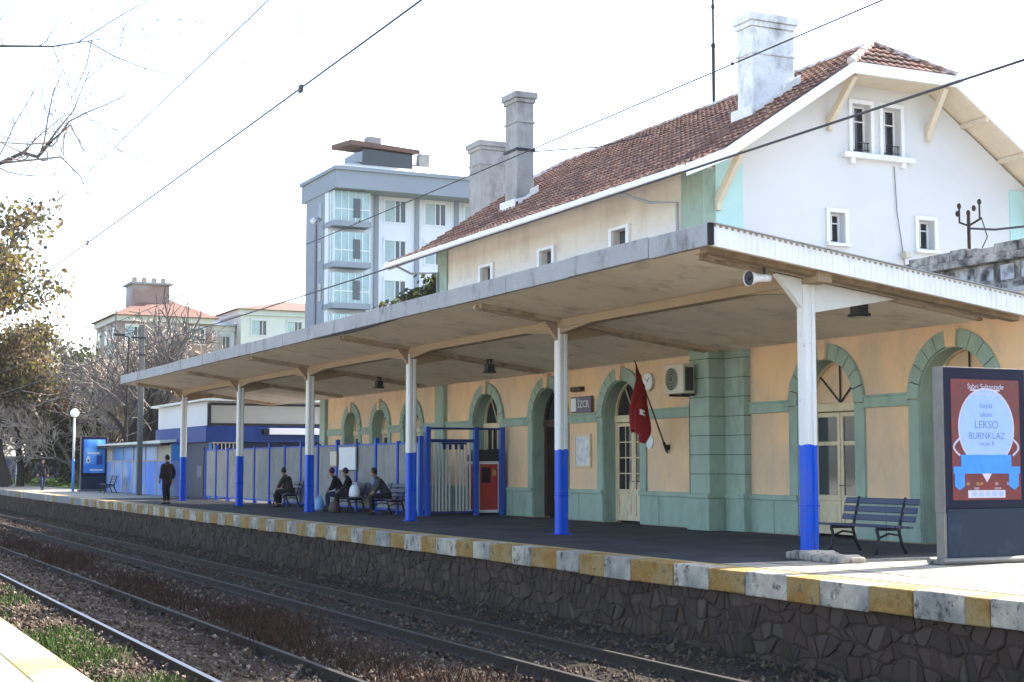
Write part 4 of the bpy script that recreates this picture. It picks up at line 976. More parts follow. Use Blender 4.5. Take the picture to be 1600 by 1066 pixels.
# ------------------------------------------------------------------ fence and gate
YFN = 16.15
def fence(x0, x1, posts, label):
    t = empty('bar_fence', ((x0 + x1) / 2, YFN, 0), label, 'fence')
    b = MB()
    x = x0 + .06
    while x < x1 - .04: b.box(x - .033, x + .033, YFN - .012, YFN + .012, .16, 2.02); x += .105
    b.build('bar_panel', M['fence_pale'], t)
    for z0, z1 in ((.10, .155), (2.022, 2.07)): b = MB(); b.box(x0, x1, YFN - .022, YFN + .022, z0, z1); b.build('rail', M['blue'], t)
    for i, p in enumerate(posts):
        q = MB(); q.box(p - .06, p + .06, YFN - .06, YFN + .06, 0, 2.24 if i % 2 else 2.12); q.box(p - .11, p + .11, YFN - .11, YFN + .11, 0, .02); q.build('post', M['blue'], t, bevel=.006)
        if i % 2: 
            q = MB(); q.box(p - .17, p - .063, YFN - .03, YFN + .03, 0.02, 2.06); q.build('post', M['light_blue'], t)
fence(-63.3, -39.5, [-63.3, -61.6, -59.8, -57.9, -56.0, -54.05, -52.15, -50.3, -48.45, -46.55, -44.7, -43.0, -41.2, -39.5], 'pale barred fence with blue posts between the platform and the station wall')
t = empty('gate', (-39.4, 17.4, 0), 'blue framed gate of pale bars standing between the fence and the arched wall', 'gate')
for y in (16.32, 17.80, 18.62):
    b = MB(); b.box(-39.47, -39.33, y - .07, y + .07, 0, 2.50); b.build('post', M['blue'], t, bevel=.006)
b = MB(); b.box(-39.43, -39.37, 16.39, 17.73, 2.42, 2.48); b.build('rail', M['blue_dark'], t); b = MB(); b.box(-39.43, -39.37, 17.87, 18.55, 2.42, 2.48); b.build('rail', M['blue_dark'], t); b = MB(); b.box(-39.44, -39.36, 16.39, 17.73, 2.06, 2.15); b.build('rail', M['blue_dark'], t); b = MB(); b.box(-39.43, -39.37, 16.39, 17.73, .08, .13); b.build('rail', M['blue_dark'], t)
b = MB(); y = 16.46
while y < 17.7:
    if abs(y - 17.06) > .05: b.box(-39.414, -39.386, y - .022, y + .022, .131, 2.058)
    y += .105
b.build('bar_panel', M['bar_white'], t)
b = MB(); b.box(-39.35, -39.33, 16.72, 17.46, 2.0, 2.055)
for y in (16.8, 16.98, 17.16, 17.34): b.box(-39.35, -39.33, y - .04, y + .04, 1.86, 1.999)
b.build('latch_plate', M['blue_dark'], t)
t = empty('notice_board', (-45.3, 16.0, 1.3), 'large white sheet board on the barred fence above the seated people', 'notice board', 'notice boards')
b = MB(); b.box(-46.05, -44.55, 16.02, 16.06, 1.28, 1.98); b.build('sheet', M['paper'], t); b = MB(); b.box(-46.07, -44.53, 16.061, 16.085, 1.26, 2.0); b.build('backing', M['steel'], t)
t = empty('notice_board', (-46.6, 16.0, 1.3), 'small cream sheet board on the fence left of the white board', 'notice board', 'notice boards')
b = MB(); b.box(-46.95, -46.35, 16.03, 16.06, 1.40, 1.86); b.build('sheet', M['plastic_cream'], t); b = MB(); b.box(-46.97, -46.33, 16.061, 16.085, 1.38, 1.88); b.build('backing', M['steel'], t)

# ------------------------------------------------------------------ benches
def make_bench(loc, label, rz=0):
    t = empty('park_bench', (0, 0, 0), label, 'bench', 'blue slatted benches on the platform')
    L_ = .92
    s = MB()
    for k in range(4): s.box(-L_, L_, -.28 + k * .125, -.28 + k * .125 + .10, .43 - .004 * k, .465 - .004 * k)
    s.build('seat', M['bench_blue'], t, bevel=.008)
    s = MB(); q = Quaternion((1, 0, 0), R(-14))
    for k in range(3): s.obox((0, .245 + k * .040, .56 + k * .135), (2 * L_, .03, .10), q)
    s.build('backrest', M['bench_blue'], t, bevel=.008)
    for x in (-.58, .58):
        s = MB()
        s.tube([(x, -.30, 0), (x, -.25, .12), (x, -.22, .26), (x, -.26, .40)], [.032, .026, .026, .03], 7)
        s.tube([(x, .34, 0), (x, .24, .18), (x, .19, .36), (x, .22, .50), (x, .34, .90)], [.032, .028, .028, .028, .022], 7)
        s.tube([(x, -.27, .405), (x, .2, .395)], .026, 7); s.tube([(x, -.22, .26), (x, -.02, .33), (x, .2, .30)], .018, 6)
        s.build('leg', M['iron'], t, smooth=True)
    t.location = loc; t.rotation_euler = (0, 0, rz)
    return t
b0 = make_bench((-19.95, 16.0, 0), 'navy blue slatted bench standing alone between the nearest column and the red panel')
for loc, lab in (((-43.9, 15.62, 0), 'dark bench under the white board where two people sit side by side'),
                 ((-40.95, 15.75, 0), 'dark bench behind the third column where one person in grey sits'),
                 ((-50.3, 15.60, 0), 'dark bench by the barred fence with one person sitting beside the fourth column'),
                 ((-79.5, 15.2, 0), 'dark empty bench in front of the pale blue shed')):
    c = copy_tree(b0); c.location = loc; c['label'] = lab

# ------------------------------------------------------------------ advert panels
def ad_panel(x, y0, y1, H, label):
    t = empty('advert_panel', (x, (y0 + y1) / 2, 0), label, 'advert panel', 'advert panels on the platform')
    b = MB(); b.box(x - .11, x + .10, y0, y1, .80, H); b.build('frame', M['navy_frame'], t, bevel=.01)
    b = MB(); b.box(x - .10, x + .09, y0 + .03, y1 - .03, .10, .797); b.build('base', M['panel_navy'], t, bevel=.01)
    b = MB(); b.box(x - .105, x + .102, y0 - .022, y0 - .001, .74, H + .014); b.box(x - .105, x + .102, y1 + .001, y1 + .022, .74, H + .014); b.box(x - .105, x + .102, y0, y1, H + .001, H + .014)
    b.box(x - .08, x + .08, y0 - .03, y0 + .029, .05, .739); b.box(x - .08, x + .08, y1 - .029, y1 + .03, .05, .739); b.build('edge_trim', M['steel'], t, bevel=.01)
    b = MB(); b.tube([(x + .14, y0 - .12, .055), (x + .14, y1 + .12, .055)], .05, 10); b.tube([(x - .14, y0 - .12, .055), (x - .14, y1 + .12, .055)], .05, 10); b.box(x - .13, x + .13, y0 - .10, y1 + .10, .02, .075); b.build('foot', M['steel'], t)
    return t
PX = -17.0; P0, P1 = 14.98, 16.52
t = ad_panel(PX, P0, P1, 2.82, 'navy framed advert panel with a red poster, near the right end of the platform')
XS = PX + .10
b = MB(); b.box(XS, XS + .006, P0 + .13, P1 - .12, .92, 2.66); ps = b.build('poster', M['poster_red'], t)
yc = (P0 + P1) / 2 + .0
def py(u): return P0 + (u - 1464) / (1592 - 1464) * (P1 - P0)          # across the poster
b = MB(); N = 32
def disc(b, yc, zc_, ry, rz, x0, x1, zmin=-9):
    pts = [(x0, yc + ry * math.cos(2 * math.pi * i / N), max(zmin, zc_ + rz * math.sin(2 * math.pi * i / N))) for i in range(N)]
    b.prism(pts, (x1 - x0, 0, 0))
disc(b, yc + .01, 1.96, .53, .58, XS + .006, XS + .010, 1.56); b.build('rim', M['poster_rim'], ps)
b = MB(); disc(b, yc + .01, 1.96, .505, .555, XS + .010, XS + .013, 1.57); b.build('disc', M['poster_sky'], ps)
for s in (-1, 1): b = MB(); b.tube([(XS + .008, yc + s * (.50 + .11 * math.sin(a / 12 * math.pi)), 1.56 + .24 * a / 12) for a in range(13)], .018, 5); b.build('ring', M['poster_rim'], ps)
b = MB(); b.box(XS + .007, XS + .011, P0 + .29, P1 - .30, 1.38, 1.57); b.box(XS + .007, XS + .010, P0 + .15, P1 - .14, 1.30, 1.40)
for s in (-1, 1): b.prism([(XS + .007, yc + s * .60, 1.31), (XS + .007, yc + s * .42, 1.31), (XS + .007, yc + s * .42, 1.12), (XS + .007, yc + s * .52, 1.06), (XS + .007, yc + s * .60, 1.12)], (.004, 0, 0))
b.build('ribbon', M['poster_blue'], ps)
b = MB(); b.prism([(XS + .007, yc - .09, 1.30), (XS + .007, yc + .09, 1.30), (XS + .007, yc, 1.17)], (.004, 0, 0)); b.box(XS + .007, XS + .011, yc - .36, yc + .34, .95, 1.06); b.build('label_strip', M['poster_rim'], ps)
b = MB()
for k in range(5): b.box(XS + .0112, XS + .013, yc - .28 + k * .125, yc - .20 + k * .125, .975, 1.04)
b.build('logo', M['poster_sky'], ps)
for s_t, sz, z, m_, sx in (('Sabri Sultanzade', .105, 2.555, 'poster_rim', 1.0), ('Mimar ve Agah', .075, 2.45, 'poster_rim', 1.0),
                       ('hayat', .115, 2.28, 'poster_text', 1.0), ('ekim', .11, 2.15, 'poster_text', 1.1), ('LEKSO', .155, 2.00, 'poster_text', 1.0), ('BURNKLAZ', .135, 1.84, 'poster_text', 1.0), ('ocak 8', .09, 1.73, 'poster_text', 1.2)):
    text(s_t, 'lettering', sz, (XS + .0135, yc + .01, z), ROT_FACE_PX, M[m_], ps, .0008, sx=sx)
b = MB(); b.box(XS + .0062, XS + .008, yc - .28, yc + .28, 2.495, 2.515)
b.build('rule', M['poster_rim'], ps)
for s_t, y_, z in (('08', -.36, 1.15), ('EKiM', -.14, 1.15), ('20', .18, 1.15), ('30', .40, 1.15), ('saat', -.2, 1.09), ('cuma', .2, 1.09)):
    text(s_t, 'lettering', .06, (XS + .009, yc + y_, z), ROT_FACE_PX, M['poster_gold' if y_ < 0 and z > 1.1 else 'poster_rim'], ps, .0008)
t = ad_panel(-84.8, 14.72, 16.12, 2.96, 'navy framed advert panel with a blue poster, near the far lamp post')
XS = -84.8 + .10
b = MB(); b.box(XS, XS + .006, 14.85, 16.0, 1.0, 2.82); ps = b.build('poster', M['ad_blue'], t)
b = MB(); b.box(XS + .006, XS + .012, 15.55, 15.86, 1.45, 1.95); b.build('print', M['ad_deep'], ps)
b = MB(); b.ball((XS + .006, 15.10, 1.72), .14, sq=(.05, .8, 1.5)); b.box(XS + .006, XS + .01, 15.05, 15.7, 2.02, 2.12); b.box(XS + .006, XS + .01, 15.2, 15.9, 1.12, 1.2); b.build('print', M['paper'], ps)
b = MB(); b.ball((XS + .012, 15.10, 1.66), .06, sq=(.05, .8, 1.5)); b.build('print', M['wood_pole'], ps)

# ------------------------------------------------------------------ kiosk, shed, poles at the left end
t = empty('kiosk', (-69, 18.5, 0), 'blue and white flat roofed kiosk with a beige fascia board past the canopy end', 'kiosk')
b = MB(); b.box(-73.6, -64.1, 16.4, 22, 3.12, 4.15); b.build('upper_wall', M['white_render'], t)
b = MB(); b.box(-73.7, -64.0, 16.3, 22.1, 2.42, 3.10); b.build('band', M['kiosk_blue'], t)
b = MB(); b.box(-64.09, -64.0, 16.5, 22, 3.22, 3.98); b.build('fascia_board', M['board_beige'], t)
b = MB(); b.box(-64.12, -63.97, 16.36, 16.5, 3.12, 4.06); b.box(-64.12, -63.97, 16.5, 22.1, 3.985, 4.08); b.box(-64.12, -63.97, 16.5, 22.1, 3.13, 3.215); b.build('frame', M['iron'], t)
b = MB(); b.box(-73.9, -63.7, 16.1, 22.3, 4.16, 4.26); b.build('roof', M['rooftin'], t)
b = MB(); b.box(-69.3, -64.2, 16.5, 22, 0, 2.41); b.build('lower_wall', M['kiosk_navy'], t)
b = MB(); b.box(-66.2, -64.9, 16.44, 16.49, .05, 2.2); b.build('door', M['kiosk_navy'], t)
b = MB(); b.box(-66.0, -65.1, 16.425, 16.438, .9, 1.4); b.build('door_panel', M['sign_violet'], t)
b = MB()
for k in range(7): b.box(-64.16, -64.12, 16.66 + k * .17, 16.70 + k * .17, .1, 2.35)
b.box(-64.17, -64.11, 16.58, 17.8, 2.352, 2.41); b.box(-64.17, -64.02, 16.58, 17.9, .02, .098); b.build('barred_door', M['bar_white'], t)
b = MB()
for y in (16.54,): b.box(-64.18, -64.1, y - .05, y + .05, 0, 2.41)
b.build('corner_post', M['light_blue'], t)
t = empty('sign_box', (-63.8, 20, 2.8), 'long white light box sign on the blue band of the kiosk', 'sign')
b = MB(); b.box(-63.95, -63.70, 19.0, 21.6, 2.74, 3.02); b.build('casing', M['globe'], t, bevel=.02); b = MB(); b.box(-63.99, -63.72, 18.75, 18.98, 2.76, 2.98); b.build('end_cap', M['iron'], t)
t = empty('shed', (-77, 18, 0), 'low shed of pale blue panels with blue glazing under a thin cream roof', 'shed')
b = MB(); b.box(-84.9, -69.5, 16.1, 20.5, 0, 1.62); b.build('panel_wall', M['shed_grey'], t)
b = MB(); b.box(-84.9, -69.5, 16.12, 20.4, 1.62, 2.40); b.build('glazing', M['shed_glass'], t)
b = MB()
for x in (-84.9, -83.1, -82.6, -80.4, -77.8, -75, -72.4, -69.6): b.box(x, x + .08, 16.08, 16.118, 0.0, 2.40)
b.box(-84.85, -83.2, 16.09, 16.115, 1.66, 2.38); b.box(-72.3, -69.6, 16.09, 16.115, 1.66, 2.38); b.box(-84.9, -69.5, 16.07, 16.095, 1.60, 1.66); b.build('frame', M['panel_beige'], t)
b = MB(); b.prism([(-85.6, 15.55, 2.46), (-69.4, 15.55, 2.42), (-69.4, 15.55, 2.56), (-85.6, 15.55, 2.54)], (0, 5.5, .42)); b.build('roof', M['rooftin'], t)
b = MB(); b.box(-85.5, -69.5, 15.57, 16.05, 2.33, 2.40); b.build('eave', M['iron'], t)
t = empty('utility_pole', (-72.5, 15.3, 0), 'tall grey concrete utility pole rising behind the left end of the canopy', 'utility pole')
b = MB(); b.prism([(-72.62, 15.18, 0), (-72.38, 15.18, 0), (-72.38, 15.42, 0), (-72.62, 15.42, 0)], (0, 0, 8.1)); b.build('pole', M['concrete_pole'], t, bevel=.03)
for z in (7.4, 6.6): b = MB(); b.box(-72.66, -72.34, 15.14, 15.46, z, z + .09); b.build('clamp', M['iron'], t)
b = MB(); b.tube([(-72.5, 15.2, 7.44), (-72.55, 14.95, 7.5), (-72.6, 14.8, 7.46)], .04, 6); b.build('arm', M['iron'], t)
t = empty('street_lamp', (-92, 18.9, 0), 'dark street lamp with a short arm standing behind the bare tree', 'street lamp')
b = MB(); b.tube([(-92, 18.6, 0), (-92, 18.6, 6), (-92, 18.65, 9.1)], [.11, .08, .06], 8); b.tube([(-92, 18.65, 9.1), (-92, 18.2, 9.2)], .04, 6); b.build('pole', M['bark_dark'], t); b = MB(); b.box(-92.15, -91.85, 17.75, 18.4, 9.16, 9.30); b.build('lamp_head', M['iron'], t, bevel=.03)
t = empty('globe_lamp', (-84.9, 14.35, 0), 'slim lamp post with white globe and blue foot left of the blue advert panel', 'lamp post')
b = MB(); b.tube([(-84.9, 14.35, 0), (-84.9, 14.35, 1.75)], [.075, .065], 10, 1); b.tube([(-84.9, 14.35, 1.75), (-84.9, 14.35, 4.05)], [.065, .05], 10, 0); b.build('pole', [M['white_paint'], M['light_blue']], t, smooth=True)
b = MB(); b.ball((-84.9, 14.35, 4.25), .24, seg=14, rings=10); b.build('lamp_globe', M['globe'], t, smooth=True); b = MB(); b.tube([(-84.9, 14.35, 4.0), (-84.9, 14.35, 4.06)], .10, 10); b.build('collar', M['iron'], t)

# ------------------------------------------------------------------ roof mast and antenna
t = empty('roof_mast', (-36.5, 24.05, 11.5), 'tall dark mast on the ridge of the tiled roof', 'mast')
b = MB(); b.tube([(-36.5, 24.05, 11.4), (-36.5, 24.05, 13.6), (-36.5, 24.05, 13.6)], .055, 7); b.tube([(-36.5, 24.05, 13.6), (-36.5, 24.05, 19)], .038, 7); b.build('pole', M['iron'], t)
for z, q in ((13.55, .075), (14.7, .06)): b = MB(); b.tube([(-36.5, 24.05, z), (-36.5, 24.05, z + .1)], q, 8); b.build('collar', M['iron'], t)
t = empty('service_mast', (-22.2, 20.4, 5.3), 'small rusty mast with insulators and cables on the weathered parapet', 'mast')
b = MB(); b.tube([(-22.2, 20.4, 5.2), (-22.2, 20.4, 6.25)], .035, 7); b.tube([(-22.45, 20.4, 6.1), (-22.2, 20.4, 6.0), (-21.85, 20.4, 6.1)], .022, 6); b.tube([(-22.45, 20.4, 6.1), (-22.45, 20.4, 6.45)], .018, 6); b.tube([(-21.9, 20.4, 6.1), (-21.9, 20.4, 6.4)], .018, 6); b.build('pole', M['rail_side'], t)
b = MB()
for x, z in ((-22.45, 6.42), (-22.5, 6.28), (-22.05, 6.32), (-21.9, 6.42), (-22.2, 6.25)): b.ball((x, 20.4, z), .042, seg=8, rings=5, sq=(1, 1, 1.5))
b.build('insulator', M['rail_side'], t)
b = MB(); b.tube([(-22.2, 20.4, 5.95), (-21.6, 20.5, 5.85), (-20.8, 20.5, 5.80), (-19.2, 20.6, 5.9)], .022, 5); b.tube([(-21.85, 20.4, 6.1), (-21.6, 20.3, 5.7), (-21.7, 20.2, 5.4)], .012, 5); b.build('cable', M['wire'], t)

# ------------------------------------------------------------------ overhead wires
def wire(y, z0, label, r_, sag=.12, span=48, x0=-190, x1=30, phase=0):
    t = empty('overhead_wire', (-40, y, z0), label, 'wire', 'overhead wires above the tracks')
    b = MB(); pts = []; x = x0
    while x <= x1: 
        q = ((x + phase) % span) / span; pts.append((x, y, z0 - sag * 4 * q * (1 - q))); x += 3
    b.tube(pts, r_, 6); b.build('cable', M['wire'], t); return t
wA = wire(5.1, 5.68, 'lower of the two wires over the nearer track', .0115, .06)
for x, k in ((-16.07, 1), (-29.2, 1), (-42, 1), (-55, 1), (-3, 1)): b = MB(); b.tube([(x, 5.1, 5.60), (x, 5.1, 7.0)], .004, 4); b.box(x - .05, x + .05, 5.085, 5.115, 5.58, 5.66); b.build('dropper', M['wire'], wA)
wire(5.1, 7.05, 'upper thin wire over the nearer track', .0085, .05)
wC = wire(8.9, 5.70, 'thin upper wire over the farther track, crossing before the chimneys', .0085, .08)
for x in (-13.15, -24.6, -44): b = MB(); b.ball((x, 8.9, 5.64), .022, seg=8, rings=5); b.build('clamp', M['wire'], wC)
wire(8.9, 4.70, 'thick lower wire over the farther track, crossing before the gable', .0125, .05)

# ------------------------------------------------------------------ trees
def grow(tw, cr, p, d, L_, r_, lev, rr, maxlev, tips, spread=.55, up=.12, kids=(3, 5), seg=4, droop=0.0, mind=.02):
    n = seg; pts = [p.copy()]; dirs = d.copy(); q = p.copy()
    for i in range(n):
        dirs = (dirs + Vector((rr.gauss(0, .16), rr.gauss(0, .16), rr.gauss(0, .10) + up * (.5 if lev else .2) - droop * lev))).normalized(); q = q + dirs * (L_ / n); pts.append(q.copy())
    rs = [max(mind, r_ * (1 - .55 * i / n)) for i in range(n + 1)]
    (tw if lev <= 1 else cr).tube(pts, rs, 7 if lev == 0 else (5 if lev < 3 else 3), 0, caps=False)
    if lev >= maxlev: tips.append((pts[-1], dirs)); tips.append((pts[-2], dirs)); return
    k = rr.randint(*kids)
    for j in range(k):
        i = min(n, max(1, int(n * (.40 + .6 * (j + 1) / k)))); b0 = pts[i]; a = rr.uniform(0, 6.28) + j * 2.4
        ax = dirs.orthogonal().normalized(); ax.rotate(Quaternion(dirs, a)); nd = (dirs * rr.uniform(.55, .9) + ax * rr.uniform(spread * .7, spread * 1.35)).normalized()
        grow(tw, cr, b0, nd, L_ * rr.uniform(.55, .82), rs[i] * rr.uniform(.5, .72), lev + 1, rr, maxlev, tips, spread, up, kids, seg, droop, mind)

def tree(name, base, h, seed, label, cat, mtr, mcr, maxlev=4, leaves=0, mleaf=None, leaf=.3, clump=.9, group=None, spread=.55, kids=(3, 5), rad=None, first=.30, lean=(0, 0), mind=.02, stems=1, up=.12, wide=1.0):
    rr = random.Random(seed); t = empty(name, base, label, cat, group); tw = MB(); cr = MB(); tips = []
    p = Vector(base)
    for s in range(stems):
        d = Vector((lean[0] + rr.gauss(0, .05) + (rr.uniform(-.35, .35) if stems > 1 else 0), lean[1] + rr.gauss(0, .05) + (rr.uniform(-.35, .35) if stems > 1 else 0), 1)).normalized()
        grow(tw, cr, p + Vector((rr.uniform(-.2, .2), rr.uniform(-.2, .2), 0)) * (stems > 1), d, h * first, rad or h * .028, 0, rr, maxlev, tips, spread, up, kids, 4, 0, mind)
    k = h / max(.1, max(v[2] for v in tw.v + cr.v) - p.z)
    sc = lambda v: (p.x + (v[0] - p.x) * k * wide, p.y + (v[1] - p.y) * k * wide, p.z + (v[2] - p.z) * k)
    tw.v = [sc(v) for v in tw.v]; cr.v = [sc(v) for v in cr.v]; tips = [(Vector(sc(q)), d) for q, d in tips]
    tw.build('trunk', mtr, t, smooth=True, recalc=False)
    if cr.v: c = cr.build('crown', mcr, t, recalc=False)
    else: c = None
    if leaves:
        lf = MB(); 
        for i in range(leaves):
            q, d = tips[rr.randrange(len(tips))]; c0 = q + Vector((rr.gauss(0, clump), rr.gauss(0, clump), rr.gauss(0, clump * .7)))
            if c0.z < .25: continue
            s = leaf * rr.uniform(.5, 1.25); a = Vector((rr.gauss(0, 1), rr.gauss(0, 1), rr.gauss(0, .7))).normalized(); e = a.orthogonal().normalized(); e.rotate(Quaternion(a, rr.uniform(0, 6.28))); f = a.cross(e)
            lf.face([c0 - e * s * .5, c0 + f * s * .32, c0 + e * s * .55, c0 - f * s * .32], rr.randrange(len(mleaf)))
        lf.build('foliage', mleaf, t, recalc=False)
    return t
tree('bare_tree', (-96, 19.8, 0), 13.3, 14, 'large leafless tree with several dark limbs behind the blue panel and shed', 'tree', M['bark_dark'], M['twig_dark'], 5, first=.34, spread=.58, kids=(2, 4), rad=.62, mind=.024, stems=4, wide=.95)
tree('bare_tree', (-104, 18.6, 0), 10.0, 22, 'pale twiggy leafless tree left of the big bare tree', 'tree', M['bark'], M['twig'], 5, first=.28, spread=.66, kids=(3, 4), rad=.20, mind=.024, stems=4, wide=.9)
tree('bare_tree', (-112, 25, 0), 13, 37, 'pale leafless tree standing in front of the orange roofed block', 'tree', M['bark'], M['twig'], 5, first=.30, spread=.6, kids=(3, 4), rad=.24, mind=.028, stems=3)
tree('bare_tree', (-116, 20.5, 0), 11.5, 38, 'leafless brushy tree behind the globe lamp post', 'tree', M['bark'], M['twig'], 5, first=.30, spread=.66, kids=(3, 4), rad=.2, mind=.026, stems=4)
tree('leafy_tree', (-104, 13.4, 0), 19.0, 5, 'tall tree with yellow green and russet leaves at the left edge', 'tree', M['bark_dark'], M['twig'], 4, 30000, [M['leaf_olive'], M['leaf_olive'], M['leaf_rust'], M['leaf_dark']], .40, .85, first=.30, spread=.62, rad=.36, wide=.80)
tree('leafy_tree', (-107, 14.6, 0), 11.0, 9, 'smaller russet leaved tree in front of the dark evergreens', 'tree', M['bark_dark'], M['twig'], 4, 13000, [M['leaf_rust'], M['leaf_olive'], M['leaf_dark']], .30, .6, first=.30, spread=.6, rad=.26, wide=.8)
for (x, y, h, sd_, lab) in ((-125, 17.2, 9.0, 51, 'dark evergreen at the far left end of the lawn'), (-122, 20.6, 10.2, 52, 'dark rounded evergreen behind the globe lamp post'), (-124, 24.6, 10.2, 53, 'dark evergreen behind the big bare tree trunk'),
                            (-132, 15.4, 8.6, 54, 'dark evergreen nearest the track beyond the platform'), (-116, 23.0, 8.0, 55, 'low dark evergreen behind the blue advert panel'), (-108, 21.3, 6.0, 56, 'small dark evergreen bush left of the shed')):
    tree('evergreen_tree', (x, y, 0), h, sd_, lab, 'tree', M['bark_dark'], M['twig_dark'], 3, 7000, [M['leaf_dark'], M['leaf_dark'], M['leaf_green']], .36, .8, 'dark evergreens beyond the lawn', first=.22, kids=(4, 6), spread=.8)
tree('lime_shrub', (-88.5, 16.6, .0), 1.3, 61, 'small sunlit lime green shrub between the blue panel and the shed', 'shrub', M['bark'], M['twig'], 2, 700, [M['leaf_lime']], .16, .16, first=.4)
# tree on the near platform, reaching in from the left
t = empty('overhanging_tree', (-23.0, -.4, 0), 'bare tree on the near platform whose branches reach in at the upper left', 'tree'); rr = random.Random(31); tw = MB(); cr = MB(); tips = []
tw.tube([(-23, -.4, 0), (-23.1, -.3, 1.6), (-22.9, -.2, 3.2), (-22.9, 0, 4.8), (-23.0, .2, 7.5), (-23.2, .3, 9.5)], [.20, .17, .15, .12, .09, .05], 8)
for pts, r0 in (([(-22.9, -.1, 4.2), (-22.2, 1.4, 5.0), (-21.0, 2.5, 5.44), (-19.2, 2.55, 5.25), (-17.6, 2.5, 4.90), (-16.8, 2.55, 4.95), (-15.4, 2.5, 4.82)], .06),
                ([(-17.6, 2.5, 4.90), (-17.0, 2.62, 5.10), (-15.6, 2.55, 5.0), (-14.0, 2.4, 4.95)], .022), ([(-21.0, 2.5, 5.44), (-18.5, 2.9, 5.1), (-16.5, 2.8, 4.5), (-15.2, 2.7, 4.0)], .020),
                ([(-22.9, 0, 5.4), (-22, 1.8, 6.7), (-20.5, 2.4, 6.9), (-18, 2.7, 6.3), (-16, 2.9, 5.9)], .04), ([(-23, .1, 6.5), (-22, 2.0, 8.0), (-20.4, 2.6, 8.0), (-18, 2.9, 7.0)], .035), ([(-23, .2, 7.5), (-24.5, -1.6, 9.4), (-25, -2, 10.4)], .05)):
    n_ = len(pts); (tw if r0 > .03 else cr).tube(pts, [max(.003, .72 * r0 * (1 - .85 * i / (n_ - 1))) for i in range(n_)], 6, 0, caps=False)
    for i in range(2, n_):
        for k in range(3):
            d = (Vector(pts[i]) - Vector(pts[i - 1])).normalized(); d = (d + Vector((rr.gauss(0, .5), rr.gauss(0, .3), rr.gauss(.1, .45)))).normalized()
            grow(cr, cr, Vector(pts[i - 1]) + (Vector(pts[i]) - Vector(pts[i - 1])) * rr.random(), d, rr.uniform(.7, 1.5), max(.004, r0 * .18), 1, rr, 3, tips, .6, .12, (2, 3), 4, 0, .0026)
tw.build('trunk', M['bark_dark'], t, smooth=True, recalc=False); cr.build('crown', M['twig_dark'], t, recalc=False)
# climber on the flat roof
t = empty('climbing_shrub', (-47.2, 19.6, 4.45), 'dark green climbing shrub spilling along the roof left of the upper storey', 'shrub')
rr = random.Random(77); tw = MB(); lf = MB()
for k in range(9): 
    x = -53 + k * .95; h = 2.2 + .10 * k + rr.uniform(-.2, .2); tw.tube([(x, 19.6, 4.4), (x + .2, 19.55, 4.45 + h * .6), (x + .5, 19.5, 4.45 + h)], .02, 5)
for i in range(9000):
    u = rr.random(); x = -53.4 + 8.6 * u; h = (2.35 + .95 * u ** 1.2 + .18 * math.sin(x * 3.1)) * rr.uniform(.0, 1) ** .6
    c0 = Vector((x, 19.45 + rr.gauss(0, .25), 4.4 + h)); s = rr.uniform(.06, .15); a = Vector((rr.gauss(0, 1), rr.gauss(0, 1), rr.gauss(0, 1))).normalized(); e = a.orthogonal().normalized(); f = a.cross(e)
    lf.face([c0 - e * s, c0 + f * s * .6, c0 + e * s, c0 - f * s * .6], rr.randrange(2))
tw.build('stem', M['bark'], t); lf.build('foliage', [M['leaf_green'], M['leaf_dark']], t, recalc=False)
# dark park fence beyond the lawn
t = empty('park_fence', (-150, 17, 0), 'dark fence running behind the lawn at the far left', 'fence')
b = MB(); b.box(-158, -157.7, 13.5, 34, .1, 2.3); b.build('board_panel', M['sign_violet'], t); b = MB()
for k in range(11): b = MB(); b.box(-157.68, -157.5, 13.6 + k * 2, 13.8 + k * 2, 0, 2.45); b.build('post', M['iron'], t)
t = empty('marker_post', (-118, 15.6, 0), 'pale slim post on the lawn behind the walking person', 'post')
b = MB(); b.tube([(-118, 15.9, 0), (-118.05, 15.9, 2.2)], [.13, .10], 8); b.build('shaft', M['apt_white'], t); b = MB(); b.ball((-118.05, 15.9, 2.22), .11, seg=8, rings=5); b.build('cap', M['apt_white'], t)

